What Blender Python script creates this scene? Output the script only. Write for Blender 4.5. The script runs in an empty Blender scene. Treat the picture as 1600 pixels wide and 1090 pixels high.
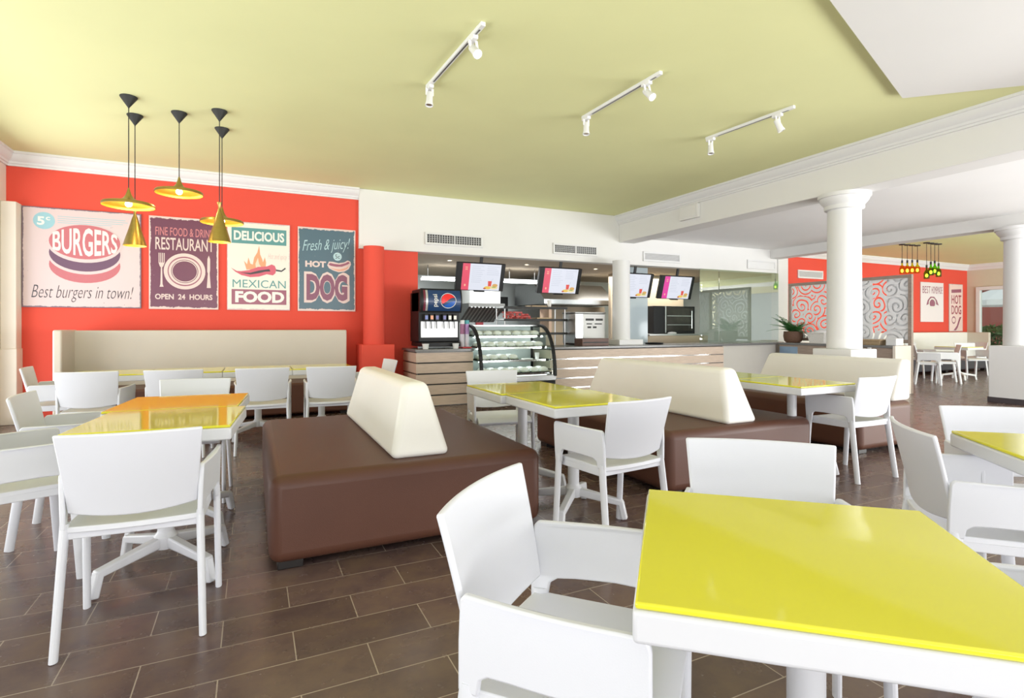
import bpy, bmesh, math, random
from mathutils import Vector, Matrix, noise as mnoise
R = math.radians
PI = math.pi
C = bpy.context.scene.collection
S = bpy.context.scene
random.seed(7)

# ------------------------------------------------------------------ camera, world, light
cam_d = bpy.data.cameras.new('camera'); cam = bpy.data.objects.new('camera', cam_d); C.objects.link(cam)
cam.location = (0, 0, 1.2); cam.rotation_euler = (R(90), 0, R(-25.5))
cam_d.sensor_width = 36; cam_d.lens = 36 * 850 / 1600; cam_d.shift_y = -35 / 1600
cam_d.clip_start = 0.05; cam_d.clip_end = 200
S.camera = cam
S.view_settings.view_transform = 'Standard'; S.view_settings.look = 'None'
S.view_settings.gamma = 1; S.view_settings.use_curve_mapping = False
S.view_settings.exposure = 0.22
w = bpy.data.worlds.new('world'); S.world = w; w.use_nodes = True
bg = w.node_tree.nodes['Background']; bg.inputs[0].default_value = (0.93, 0.97, 1.0, 1); bg.inputs[1].default_value = 0.9
S.cycles.max_bounces = 10; S.cycles.diffuse_bounces = 6; S.cycles.transparent_max_bounces = 16
S.cycles.sample_clamp_indirect = 6.0

def area(name, loc, rot, sx, sy, power, col=(1, 1, 1)):
    d = bpy.data.lights.new(name, 'AREA'); d.shape = 'RECTANGLE'; d.size = sx; d.size_y = sy
    d.energy = power; d.color = col
    o = bpy.data.objects.new(name, d); C.objects.link(o); o.location = loc; o.rotation_euler = rot
    return o
def point(name, loc, power, col, r=0.03):
    d = bpy.data.lights.new(name, 'POINT'); d.energy = power; d.color = col; d.shadow_soft_size = r
    o = bpy.data.objects.new(name, d); C.objects.link(o); o.location = loc
    return o
# added fill lamps, tilted up to brighten the ceilings; daylight openings there are assumed
area('fill_camera_side', (4.2, -5.2, .6), (R(133), 0, 0), 17, 2.6, 850, (1.0, 0.985, 0.97))
area('fill_left', (-4.8, 5.2, .7), (R(104), 0, R(-90)), 10, 2.4, 390, (0.97, 0.98, 1.0))
area('fill_far', (14.8, -1.8, .6), (R(143), 0, 0), 8.5, 2.6, 900, (0.97, 1, 1))
area('fill_middle', (9.0, -2.9, .3), (R(160), 0, 0), 4.0, 2.4, 470, (1, 1, 1))  # added fill, aimed up to brighten the low middle ceiling
area('fill_right', (10.6, -1.6, 1.2), (R(100), 0, R(90)), 3.0, 2.4, 170, (0.97, 0.98, 1.0))  # added fill from the right for chair backs that stayed dark
# kitchen strip lamps
area('kitchen_lamp', (4.4, 10.2, 2.36), (0, 0, 0), 2.6, 1.2, 75, (0.95, 0.98, 1.0))
area('kitchen_lamp_right', (8.4, 10.2, 2.36), (0, 0, 0), 2.6, 1.2, 90, (1.0, 0.95, 0.86))

# ------------------------------------------------------------------ materials
MATS = {}
def mat(name, col, rough=0.5, metal=0.0, spec=0.5, var=0.0, vscale=8.0, bump=0.0, bscale=60.0, coat=0.0, emit=None, estr=0.0):
    if name in MATS: return MATS[name]
    m = bpy.data.materials.new(name); m.use_nodes = True
    nt = m.node_tree; b = nt.nodes['Principled BSDF']
    b.inputs['Base Color'].default_value = (*col, 1); b.inputs['Roughness'].default_value = rough
    b.inputs['Metallic'].default_value = metal; b.inputs['Specular IOR Level'].default_value = spec
    b.inputs['Coat Weight'].default_value = coat
    tc = nt.nodes.new('ShaderNodeTexCoord')
    if var > 0:
        n = nt.nodes.new('ShaderNodeTexNoise'); n.inputs['Scale'].default_value = vscale; n.inputs['Detail'].default_value = 4
        nt.links.new(tc.outputs['Object'], n.inputs['Vector'])
        mx = nt.nodes.new('ShaderNodeMix'); mx.data_type = 'RGBA'
        mx.inputs[6].default_value = (*[c * (1 - var) for c in col], 1)
        mx.inputs[7].default_value = (*[min(1, c * (1 + var)) for c in col], 1)
        nt.links.new(n.outputs[0], mx.inputs[0]); nt.links.new(mx.outputs[2], b.inputs['Base Color'])
    if bump > 0:
        n2 = nt.nodes.new('ShaderNodeTexNoise'); n2.inputs['Scale'].default_value = bscale
        nt.links.new(tc.outputs['Object'], n2.inputs['Vector'])
        bp = nt.nodes.new('ShaderNodeBump'); bp.inputs['Strength'].default_value = bump; bp.inputs['Distance'].default_value = 0.01
        nt.links.new(n2.outputs[0], bp.inputs['Height']); nt.links.new(bp.outputs[0], b.inputs['Normal'])
    if emit is not None:
        b.inputs['Emission Color'].default_value = (*emit, 1); b.inputs['Emission Strength'].default_value = estr
    MATS[name] = m
    return m

def glass_mat(name, tint, refl=1.0, rough=0.0, frost=0.0):
    m = bpy.data.materials.new(name); m.use_nodes = True; nt = m.node_tree
    for n in list(nt.nodes): nt.nodes.remove(n)
    out = nt.nodes.new('ShaderNodeOutputMaterial')
    tr = nt.nodes.new('ShaderNodeBsdfTransparent'); tr.inputs[0].default_value = (*tint, 1)
    gl = nt.nodes.new('ShaderNodeBsdfGlossy'); gl.inputs['Roughness'].default_value = rough
    fr = nt.nodes.new('ShaderNodeFresnel'); fr.inputs[0].default_value = 1.5
    mu = nt.nodes.new('ShaderNodeMath'); mu.operation = 'MULTIPLY'; mu.inputs[1].default_value = refl; mu.use_clamp = True
    mx = nt.nodes.new('ShaderNodeMixShader')
    nt.links.new(fr.outputs[0], mu.inputs[0])
    ge = nt.nodes.new('ShaderNodeNewGeometry'); iv = nt.nodes.new('ShaderNodeMath'); iv.operation = 'SUBTRACT'; iv.inputs[0].default_value = 1.0
    nt.links.new(ge.outputs['Backfacing'], iv.inputs[1])
    m9 = nt.nodes.new('ShaderNodeMath'); m9.operation = 'MULTIPLY'
    nt.links.new(mu.outputs[0], m9.inputs[0]); nt.links.new(iv.outputs[0], m9.inputs[1]); nt.links.new(m9.outputs[0], mx.inputs[0])
    base = tr
    if frost > 0:
        df = nt.nodes.new('ShaderNodeBsdfDiffuse'); df.inputs[0].default_value = (*tint, 1)
        m2 = nt.nodes.new('ShaderNodeMixShader'); m2.inputs[0].default_value = frost
        nt.links.new(tr.outputs[0], m2.inputs[1]); nt.links.new(df.outputs[0], m2.inputs[2]); base = m2
    nt.links.new(base.outputs[0], mx.inputs[1]); nt.links.new(gl.outputs[0], mx.inputs[2]); nt.links.new(mx.outputs[0], out.inputs[0])
    return m

def floor_mat():
    m = bpy.data.materials.new('dark_plank_tile'); m.use_nodes = True; nt = m.node_tree; b = nt.nodes['Principled BSDF']
    tc = nt.nodes.new('ShaderNodeTexCoord')
    mp = nt.nodes.new('ShaderNodeMapping'); mp.inputs['Location'].default_value = (-0.145 + 0.25 + 0.002, -0.0535, 0)
    nt.links.new(tc.outputs['Object'], mp.inputs[0])
    br = nt.nodes.new('ShaderNodeTexBrick'); br.offset = 0.5; br.offset_frequency = 2
    br.inputs['Scale'].default_value = 1.0; br.inputs['Brick Width'].default_value = 0.5; br.inputs['Row Height'].default_value = 0.2045
    br.inputs['Mortar Size'].default_value = 0.0022; br.inputs['Mortar Smooth'].default_value = 0.1; br.inputs['Bias'].default_value = 0
    br.inputs['Color1'].default_value = (0.8, 0.8, 0.8, 1); br.inputs['Color2'].default_value = (1.15, 1.15, 1.15, 1); br.inputs['Mortar'].default_value = (1, 1, 1, 1)
    nt.links.new(mp.outputs[0], br.inputs['Vector'])
    n1 = nt.nodes.new('ShaderNodeTexNoise'); n1.inputs['Scale'].default_value = 5; n1.inputs['Detail'].default_value = 6; n1.inputs['Roughness'].default_value = .65
    nt.links.new(tc.outputs['Object'], n1.inputs['Vector'])
    cr = nt.nodes.new('ShaderNodeValToRGB'); e = cr.color_ramp.elements
    e[0].position = .3; e[0].color = FLOOR_A; e[1].position = .72; e[1].color = FLOOR_B
    k = cr.color_ramp.elements.new(.5); k.color = FLOOR_C
    nt.links.new(n1.outputs[0], cr.inputs[0])
    mul = nt.nodes.new('ShaderNodeMix'); mul.data_type = 'RGBA'; mul.blend_type = 'MULTIPLY'; mul.inputs[0].default_value = 1
    nt.links.new(cr.outputs[0], mul.inputs[6]); nt.links.new(br.outputs['Color'], mul.inputs[7])
    mx = nt.nodes.new('ShaderNodeMix'); mx.data_type = 'RGBA'; mx.inputs[7].default_value = (0.36, 0.29, 0.23, 1)
    nt.links.new(br.outputs['Fac'], mx.inputs[0]); nt.links.new(mul.outputs[2], mx.inputs[6])
    nt.links.new(mx.outputs[2], b.inputs['Base Color'])
    n2 = nt.nodes.new('ShaderNodeTexNoise'); n2.inputs['Scale'].default_value = 9; n2.inputs['Detail'].default_value = 5
    nt.links.new(tc.outputs['Object'], n2.inputs['Vector'])
    mr = nt.nodes.new('ShaderNodeMapRange'); mr.inputs[3].default_value = 0.18; mr.inputs[4].default_value = 0.34
    nt.links.new(n2.outputs[0], mr.inputs[0]); nt.links.new(mr.outputs[0], b.inputs['Roughness'])
    bp = nt.nodes.new('ShaderNodeBump'); bp.inputs['Strength'].default_value = .35; bp.inputs['Distance'].default_value = .004; bp.invert = True
    nt.links.new(br.outputs['Fac'], bp.inputs['Height']); nt.links.new(bp.outputs[0], b.inputs['Normal'])
    b.inputs['Specular IOR Level'].default_value = .5
    return m
FLOOR_A = (0.092, 0.058, 0.057, 1); FLOOR_C = (0.125, 0.080, 0.068, 1); FLOOR_B = (0.16, 0.105, 0.074, 1)

def wood_mat(name, a, b_, scale=(1, 14, 14), rough=.5):
    m = bpy.data.materials.new(name); m.use_nodes = True; nt = m.node_tree; b = nt.nodes['Principled BSDF']
    tc = nt.nodes.new('ShaderNodeTexCoord'); mp = nt.nodes.new('ShaderNodeMapping'); mp.inputs['Scale'].default_value = scale
    n = nt.nodes.new('ShaderNodeTexNoise'); n.inputs['Scale'].default_value = 3; n.inputs['Detail'].default_value = 6
    nt.links.new(tc.outputs['Object'], mp.inputs[0]); nt.links.new(mp.outputs[0], n.inputs['Vector'])
    cr = nt.nodes.new('ShaderNodeValToRGB'); e = cr.color_ramp.elements
    e[0].position = .3; e[0].color = (*a, 1); e[1].position = .7; e[1].color = (*b_, 1)
    nt.links.new(n.outputs[0], cr.inputs[0]); nt.links.new(cr.outputs[0], b.inputs['Base Color']); b.inputs['Roughness'].default_value = rough
    return m

def poster_mat(name, face, edge, wdt, soft=0.02, rough=0.3, sheet=None):
    """printed tin sheet: a torn, rubbed border round a flat colour (Generated x/z)"""
    m = bpy.data.materials.new(name); m.use_nodes = True; nt = m.node_tree; b = nt.nodes['Principled BSDF']
    tc = nt.nodes.new('ShaderNodeTexCoord'); sp = nt.nodes.new('ShaderNodeSeparateXYZ'); nt.links.new(tc.outputs['Generated'], sp.inputs[0])
    def edge_d(sock):
        s1 = nt.nodes.new('ShaderNodeMath'); s1.operation = 'SUBTRACT'; s1.inputs[1].default_value = .5; nt.links.new(sock, s1.inputs[0])
        ab = nt.nodes.new('ShaderNodeMath'); ab.operation = 'ABSOLUTE'; nt.links.new(s1.outputs[0], ab.inputs[0])
        s2 = nt.nodes.new('ShaderNodeMath'); s2.operation = 'SUBTRACT'; s2.inputs[0].default_value = .5; nt.links.new(ab.outputs[0], s2.inputs[1])
        return s2.outputs[0]
    mn = nt.nodes.new('ShaderNodeMath'); mn.operation = 'MINIMUM'
    nt.links.new(edge_d(sp.outputs[0]), mn.inputs[0]); nt.links.new(edge_d(sp.outputs[2]), mn.inputs[1])
    n = nt.nodes.new('ShaderNodeTexNoise'); n.inputs['Scale'].default_value = 9; n.inputs['Detail'].default_value = 8; n.inputs['Roughness'].default_value = .75
    nt.links.new(tc.outputs['Object'], n.inputs['Vector'])
    ml = nt.nodes.new('ShaderNodeMath'); ml.operation = 'MULTIPLY_ADD'; ml.inputs[1].default_value = wdt * 2.4; ml.inputs[2].default_value = -wdt * .55
    nt.links.new(n.outputs[0], ml.inputs[0])
    gt = nt.nodes.new('ShaderNodeMath'); gt.operation = 'GREATER_THAN'; nt.links.new(mn.outputs[0], gt.inputs[0]); nt.links.new(ml.outputs[0], gt.inputs[1])
    mx = nt.nodes.new('ShaderNodeMix'); mx.data_type = 'RGBA'; mx.inputs[6].default_value = (*edge, 1); mx.inputs[7].default_value = (*face, 1)
    nt.links.new(gt.outputs[0], mx.inputs[0])
    # flecks
    vo = nt.nodes.new('ShaderNodeTexNoise'); vo.inputs['Scale'].default_value = 40; vo.inputs['Detail'].default_value = 3
    nt.links.new(tc.outputs['Object'], vo.inputs['Vector'])
    g2 = nt.nodes.new('ShaderNodeMath'); g2.operation = 'GREATER_THAN'; g2.inputs[1].default_value = .735; nt.links.new(vo.outputs[0], g2.inputs[0])
    mx2 = nt.nodes.new('ShaderNodeMix'); mx2.data_type = 'RGBA'; mx2.inputs[7].default_value = (*edge, 1)
    nt.links.new(g2.outputs[0], mx2.inputs[0]); nt.links.new(mx.outputs[2], mx2.inputs[6]); nt.links.new(mx2.outputs[2], b.inputs['Base Color'])
    b.inputs['Roughness'].default_value = rough
    return m

M = dict(
    floor=floor_mat(),
    green=mat('lime_ceiling_paint', (0.74, 0.75, 0.40), .8, var=.05, vscale=1.2, bump=.03),
    green2=mat('lime_ceiling_paint_far', (0.74, 0.76, 0.40), .8, var=.04, vscale=1.2),
    white_wall=mat('white_wall_paint', (0.72, 0.715, 0.695), .8, var=.02, vscale=2),
    white_trim=mat('white_moulding_paint', (0.70, 0.70, 0.695), .6, var=.01),
    low_ceiling=mat('pale_grey_ceiling_paint', (0.84, 0.84, 0.83), .85, var=.03, vscale=1),
    red=mat('red_wall_paint', (0.70, 0.07, 0.04), .75, var=.05, vscale=1.5, bump=.02),
    beige=mat('beige_wall_paint', (0.58, 0.54, 0.42), .8, var=.03),
    cream=mat('cream_wall_paint', (0.74, 0.68, 0.60), .8, var=.02),
    plastic=mat('white_chair_plastic', (0.655, 0.665, 0.705), .42, var=.015, vscale=5, bump=.03, bscale=300),
    tablewhite=mat('white_table_enamel', (0.60, 0.605, 0.63), .35, var=.01),
    yellow=mat('lime_yellow_glass', (0.68, 0.64, 0.035), .06, var=.03, vscale=3, bump=.05, bscale=5),
    brown=mat('brown_leatherette', (0.092, 0.037, 0.023), .45, spec=.35, var=.12, vscale=3, bump=.08, bscale=220),
    creamleather=mat('cream_leatherette', (0.80, 0.78, 0.735), .42, var=.03, vscale=4, bump=.04, bscale=220),
    benchbeige=mat('beige_leatherette', (0.57, 0.52, 0.44), .45, var=.03, vscale=4, bump=.04, bscale=220),
    black=mat('black_plastic', (0.010, 0.010, 0.011), .45, spec=.3, var=.1),
    blackmat=mat('matt_black', (0.015, 0.015, 0.015), .6, var=.1),
    darkwood=mat('black_stained_foot', (0.008, 0.005, 0.004), .4, var=.1),
    brass=mat('brushed_brass', (0.42, 0.31, 0.10), .32, 1.0, var=.12, vscale=30),
    gold=mat('gold_shade_lining', (0.95, 0.58, 0.08), .4, 0.6, var=.05),
    bulb=mat('lit_bulb', (1, .9, .7), .4, emit=(1, .84, .55), estr=14),
    steel=mat('brushed_steel', (0.55, 0.56, 0.56), .33, 1.0, var=.08, vscale=20),
    chrome=mat('chrome', (0.75, 0.75, 0.75), .12, 1.0, var=.03),
    darksteel=mat('dark_steel', (0.20, 0.20, 0.19), .4, .8, var=.1),
    counterwood=wood_mat('oak_slat', (0.50, 0.39, 0.31), (0.64, 0.51, 0.41), (2, 30, 30)),
    greywood=wood_mat('grey_brown_wood', (0.26, 0.20, 0.16), (0.36, 0.28, 0.23), (20, 2, 20)),
    walnut=wood_mat('dark_walnut', (0.07, 0.03, 0.02), (0.14, 0.06, 0.04), (2, 20, 20)),
    stone=mat('grey_stone_worktop', (0.17, 0.17, 0.17), .25, var=.25, vscale=60),
    greypanel=mat('pale_grey_laminate', (0.50, 0.48, 0.44), .5, var=.03),
    tile=mat('pale_kitchen_tile', (0.62, 0.68, 0.68), .3, var=.03),
    kceil=mat('kitchen_ceiling_beige', (0.46, 0.38, 0.28), .85, var=.04),
    silver=mat('pearl_white_cut_metal', (0.80, 0.81, 0.82), .3, .05, var=.03),
    frosted=glass_mat('frosted_glass', (0.62, 0.70, 0.74), .8, .08, .55),
    glass=glass_mat('clear_glass', (0.93, 0.97, 0.95), .55),
    glassg=glass_mat('green_tint_glass', (0.84, 0.91, 0.86), 5.0),
    bottle=glass_mat('green_bottle_glass', (0.35, 0.75, 0.06), .7),
    bottle2=glass_mat('amber_bottle_glass', (0.80, 0.70, 0.10), .7),
    duct=mat('painted_duct', (0.62, 0.63, 0.61), .5, var=.02),
    redplastic=mat('red_plastic', (0.55, 0.03, 0.04), .4, var=.05),
    wrap=mat('cling_wrap_white', (0.84, 0.86, 0.85), .15, var=.12, vscale=40),
    wrapg=mat('pale_green_filling', (0.45, 0.50, 0.36), .5, var=.3, vscale=50),
    fern=mat('fern_green', (0.05, 0.20, 0.045), .5, var=.5, vscale=20),
    wicker=mat('brown_wicker', (0.12, 0.06, 0.035), .7, var=.4, vscale=60, bump=.5, bscale=80),
    wickerw=mat('white_wicker', (0.72, 0.70, 0.66), .7, var=.15, vscale=60, bump=.5, bscale=80),
    wickert=mat('tan_wicker', (0.45, 0.33, 0.20), .7, var=.3, vscale=60, bump=.5, bscale=80),
    slot=mat('dark_slot', (0.06, 0.06, 0.06), .8, var=.05),
    ventgrey=mat('grey_vent_metal', (0.42, 0.42, 0.42), .5, .3, var=.03),
)

# ------------------------------------------------------------------ mesh helpers
class MB:
    def __init__(s): s.bm = bmesh.new()
    def box(s, x0, x1, y0, y1, z0, z1, rot=0, org=None, mtx=None):
        c = Vector(((x0 + x1) / 2, (y0 + y1) / 2, (z0 + z1) / 2))
        r = bmesh.ops.create_cube(s.bm, size=1)
        m = Matrix.Translation(c) @ Matrix.Diagonal((x1 - x0, y1 - y0, z1 - z0, 1))
        if rot:
            o = Vector(org) if org else c
            m = Matrix.Translation(o) @ Matrix.Rotation(rot, 4, 'Z') @ Matrix.Translation(-o) @ m
        if mtx: m = mtx @ m
        bmesh.ops.transform(s.bm, matrix=m, verts=r['verts']); return s
    def bar(s, a, b, w, h, up=(0, 0, 1), w2=None, h2=None):
        a, b = Vector(a), Vector(b); d = (b - a).normalized(); u = Vector(up)
        x = d.cross(u)
        if x.length < 1e-4: x = Vector((1, 0, 0))
        x.normalize(); u = x.cross(d).normalized()
        w2 = w if w2 is None else w2; h2 = h if h2 is None else h2
        vs = []
        for p, ww, hh in ((a, w, h), (b, w2, h2)):
            for sx, sy in ((-1, -1), (1, -1), (1, 1), (-1, 1)):
                vs.append(s.bm.verts.new(p + x * sx * ww / 2 + u * sy * hh / 2))
        for f in ((3, 2, 1, 0), (4, 5, 6, 7), (0, 1, 5, 4), (1, 2, 6, 5), (2, 3, 7, 6), (3, 0, 4, 7)):
            s.bm.faces.new([vs[i] for i in f])
        return s
    def tube(s, pts, radii, n=12, cap=True, sx=1.0, xdir=None):
        pts = [Vector(p) for p in pts]
        if not hasattr(radii, '__len__'): radii = [radii] * len(pts)
        rings = []
        ref = None
        for i, p in enumerate(pts):
            d = (pts[min(i + 1, len(pts) - 1)] - pts[max(i - 1, 0)]).normalized()
            if xdir is not None: x = Vector(xdir)
            elif ref is None: x = Vector((1, 0, 0)) if abs(d.x) < .9 else Vector((0, 1, 0))
            else: x = ref
            x = (x - d * x.dot(d)).normalized(); ref = x; y = d.cross(x)
            rings.append([s.bm.verts.new(p + (x * math.cos(2 * PI * k / n) * sx + y * math.sin(2 * PI * k / n)) * radii[i]) for k in range(n)])
        for a, b in zip(rings, rings[1:]):
            for k in range(n): s.bm.faces.new((a[k], a[(k + 1) % n], b[(k + 1) % n], b[k]))
        if cap: s.bm.faces.new(rings[0][::-1]); s.bm.faces.new(rings[-1])
        return s
    def lathe(s, prof, c=(0, 0, 0), n=32, mtx=None, close=False):
        rings = []
        for r, z in prof:
            ring = []
            for k in range(n):
                v = Vector((max(r, 1e-4) * math.cos(2 * PI * k / n), max(r, 1e-4) * math.sin(2 * PI * k / n), z))
                v = (mtx @ v) if mtx else v + Vector(c)
                ring.append(s.bm.verts.new(v))
            rings.append(ring)
        for a, b in zip(rings, rings[1:]):
            for k in range(n): s.bm.faces.new((a[k], a[(k + 1) % n], b[(k + 1) % n], b[k]))
        if close: s.bm.faces.new(rings[0][::-1]); s.bm.faces.new(rings[-1])
        return s
    def prism(s, poly, z0, z1, fn=None):
        """poly of (a,b); fn(a,b,h) -> xyz"""
        fn = fn or (lambda a, b, h: (a, b, h))
        lo = [s.bm.verts.new(fn(a, b, z0)) for a, b in poly]; hi = [s.bm.verts.new(fn(a, b, z1)) for a, b in poly]
        s.bm.faces.new(lo[::-1]); s.bm.faces.new(hi); n = len(poly)
        for i in range(n): s.bm.faces.new((lo[i], lo[(i + 1) % n], hi[(i + 1) % n], hi[i]))
        return s
    def sheet(s, f, nu, nv, th):
        """thick curved sheet; f(u,v) with u,v in 0..1 -> Vector (mid surface)"""
        P = [[Vector(f(i / nu, j / nv)) for j in range(nv + 1)] for i in range(nu + 1)]
        def nrm(i, j):
            a = P[min(i + 1, nu)][j] - P[max(i - 1, 0)][j]; b = P[i][min(j + 1, nv)] - P[i][max(j - 1, 0)]
            return a.cross(b).normalized()
        A = [[s.bm.verts.new(P[i][j] + nrm(i, j) * th / 2) for j in range(nv + 1)] for i in range(nu + 1)]
        B = [[s.bm.verts.new(P[i][j] - nrm(i, j) * th / 2) for j in range(nv + 1)] for i in range(nu + 1)]
        for i in range(nu):
            for j in range(nv):
                s.bm.faces.new((A[i][j], A[i + 1][j], A[i + 1][j + 1], A[i][j + 1]))
                s.bm.faces.new((B[i][j], B[i][j + 1], B[i + 1][j + 1], B[i + 1][j]))
        for i in range(nu):
            s.bm.faces.new((A[i][0], B[i][0], B[i + 1][0], A[i + 1][0])); s.bm.faces.new((A[i][nv], A[i + 1][nv], B[i + 1][nv], B[i][nv]))
        for j in range(nv):
            s.bm.faces.new((A[0][j], A[0][j + 1], B[0][j + 1], B[0][j])); s.bm.faces.new((A[nu][j], B[nu][j], B[nu][j + 1], A[nu][j + 1]))
        return s
    def ball(s, c, r, sc=(1, 1, 1), n=12):
        q = bmesh.ops.create_uvsphere(s.bm, u_segments=n, v_segments=max(6, n // 2), radius=r)
        bmesh.ops.transform(s.bm, matrix=Matrix.Translation(Vector(c)) @ Matrix.Diagonal((*sc, 1)), verts=q['verts']); return s
    def build(s, name, m, parent=None, bevel=0.0, seg=2, smooth=True, sub=0, ang=35):
        bmesh.ops.recalc_face_normals(s.bm, faces=s.bm.faces)
        me = bpy.data.meshes.new(name); s.bm.to_mesh(me); s.bm.free()
        me.materials.append(m if not isinstance(m, str) else M[m])
        o = bpy.data.objects.new(name, me); C.objects.link(o)
        if parent: o.parent = parent
        if bevel:
            b = o.modifiers.new('bevel', 'BEVEL'); b.width = bevel; b.segments = seg; b.limit_method = 'ANGLE'; b.angle_limit = R(30)
        if sub:
            q = o.modifiers.new('sub', 'SUBSURF'); q.levels = sub; q.render_levels = sub
        if smooth:
            for p in me.polygons: p.use_smooth = True
            if not sub:
                try: me.set_sharp_from_angle(angle=R(ang))
                except Exception: pass
        return o

def thing(name, label, cat, loc=(0, 0, 0), rz=0.0, group=None):
    o = bpy.data.objects.new(name, None); C.objects.link(o); o.empty_display_size = .05
    o.location = loc; o.rotation_euler = (0, 0, rz); o['label'] = label; o['category'] = cat
    if group: o['group'] = group
    return o
def tag(o, label, cat, group=None, kind=None):
    o['label'] = label; o['category'] = cat
    if group: o['group'] = group
    if kind: o['kind'] = kind
    return o
def struct(o, label=None, cat='room'):
    o['kind'] = 'structure'
    if label: o['label'] = label; o['category'] = cat
    return o
def dup(root, label=None, loc=None, rz=None, group=None):
    r = root.copy(); C.objects.link(r)
    for ch in list(root.children):
        c = ch.copy(); C.objects.link(c); c.parent = r
        for g in list(ch.children):
            d = g.copy(); C.objects.link(d); d.parent = c
    if label: r['label'] = label
    if loc is not None: r.location = loc
    if rz is not None: r.rotation_euler = (0, 0, rz)
    if group: r['group'] = group
    return r

_txt = {}
def text_verts(body, bold=0.0, shear=0.0, res=3):
    k = (body, bold, shear)
    if k in _txt: return _txt[k]
    cu = bpy.data.curves.new('t', 'FONT'); cu.body = body; cu.offset = bold; cu.shear = shear; cu.resolution_u = res
    o = bpy.data.objects.new('t', cu); C.objects.link(o)
    dg = bpy.context.evaluated_depsgraph_get(); dg.update()
    me = bpy.data.meshes.new_from_object(o.evaluated_get(dg))
    vs = [(v.co.x, v.co.y) for v in me.vertices]; fs = [tuple(p.vertices) for p in me.polygons]
    bpy.data.objects.remove(o); bpy.data.curves.remove(cu); bpy.data.meshes.remove(me)
    x0, x1 = min(v[0] for v in vs), max(v[0] for v in vs); y0, y1 = min(v[1] for v in vs), max(v[1] for v in vs)
    vs = [((x - x0) / (x1 - x0), (y - y0) / (y1 - y0)) for x, y in vs]
    _txt[k] = (vs, fs); return _txt[k]
def lettering(body, x0, x1, y0, y1, fn, m, parent, name='lettering', bold=0.0, shear=0.0, warp=None, lines=None):
    """text squeezed into the box x0..x1, y0..y1; fn(a,b) -> xyz on the carrying surface"""
    mb = MB()
    jobs = lines or [(body, x0, x1, y0, y1, warp)]
    for body, x0, x1, y0, y1, warp in jobs:
        vs, fs = text_verts(body, bold, shear)
        bv = []
        for a, b in vs:
            if warp: a, b = warp(a, b)
            bv.append(mb.bm.verts.new(fn(x0 + a * (x1 - x0), y0 + b * (y1 - y0))))
        for f in fs:
            try: mb.bm.faces.new([bv[i] for i in f])
            except ValueError: pass
    me = bpy.data.meshes.new(name); mb.bm.to_mesh(me); mb.bm.free(); me.materials.append(m)
    o = bpy.data.objects.new(name, me); C.objects.link(o); o.parent = parent
    return o
def flat(polys, fn, m, parent, name='printed_emblem'):
    """printed flat shapes; each polygon a list of (a,b)"""
    mb = MB()
    for p in polys:
        try: mb.bm.faces.new([mb.bm.verts.new(fn(a, b)) for a, b in p])
        except ValueError: pass
    mb.bm.normal_update(); bmesh.ops.triangulate(mb.bm, faces=mb.bm.faces)
    me = bpy.data.meshes.new(name); mb.bm.to_mesh(me); mb.bm.free(); me.materials.append(m)
    o = bpy.data.objects.new(name, me); C.objects.link(o); o.parent = parent
    return o
def ell(cx, cy, rx, ry, n=40, a0=0, a1=2 * PI):
    return [(cx + rx * math.cos(a0 + (a1 - a0) * k / n), cy + ry * math.sin(a0 + (a1 - a0) * k / n)) for k in range(n + (0 if abs(a1 - a0 - 2 * PI) < 1e-6 else 1))]
def ring(cx, cy, rx, ry, w_, n=48):
    return [[(cx + rx * math.cos(2 * PI * k / n), cy + ry * math.sin(2 * PI * k / n)), (cx + rx * math.cos(2 * PI * (k + 1) / n), cy + ry * math.sin(2 * PI * (k + 1) / n)),
             (cx + (rx - w_) * math.cos(2 * PI * (k + 1) / n), cy + (ry - w_) * math.sin(2 * PI * (k + 1) / n)), (cx + (rx - w_) * math.cos(2 * PI * k / n), cy + (ry - w_) * math.sin(2 * PI * k / n))] for k in range(n)]
def pm(name, c, rough=.3): return mat('print_' + name, c, rough, var=.04, vscale=30)

# ------------------------------------------------------------------ the setting
YW = 8.8
struct(MB().box(-2.9, 19.3, -2.6, 12.2, -.1, 0).build('floor', 'floor', smooth=False))
struct(MB().prism([(-2.9, -2.6), (6.6, -2.6), (6.6, 8.95), (-2.9, 8.95)], 3.37, 3.47).build('ceiling', 'green', smooth=False))
struct(MB().prism([(5.45, 3.0), (6.5, 2.04), (6.5, -2.6), (-1.0, -2.6), (-1.0, 0.82)], 3.32, 3.369).build('ceiling_panel', 'white_wall', smooth=False))
struct(MB().prism([(6.85, -2.6), (10.76, -2.6), (10.76, 8.95), (6.85, 8.95)], 2.96, 3.06).build('ceiling_middle', 'low_ceiling', smooth=False))
struct(MB().prism([(11.05, -2.6), (19.3, -2.6), (19.3, 8.95), (11.05, 8.95)], 3.03, 3.13).build('ceiling_far', 'green2', smooth=False))
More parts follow.
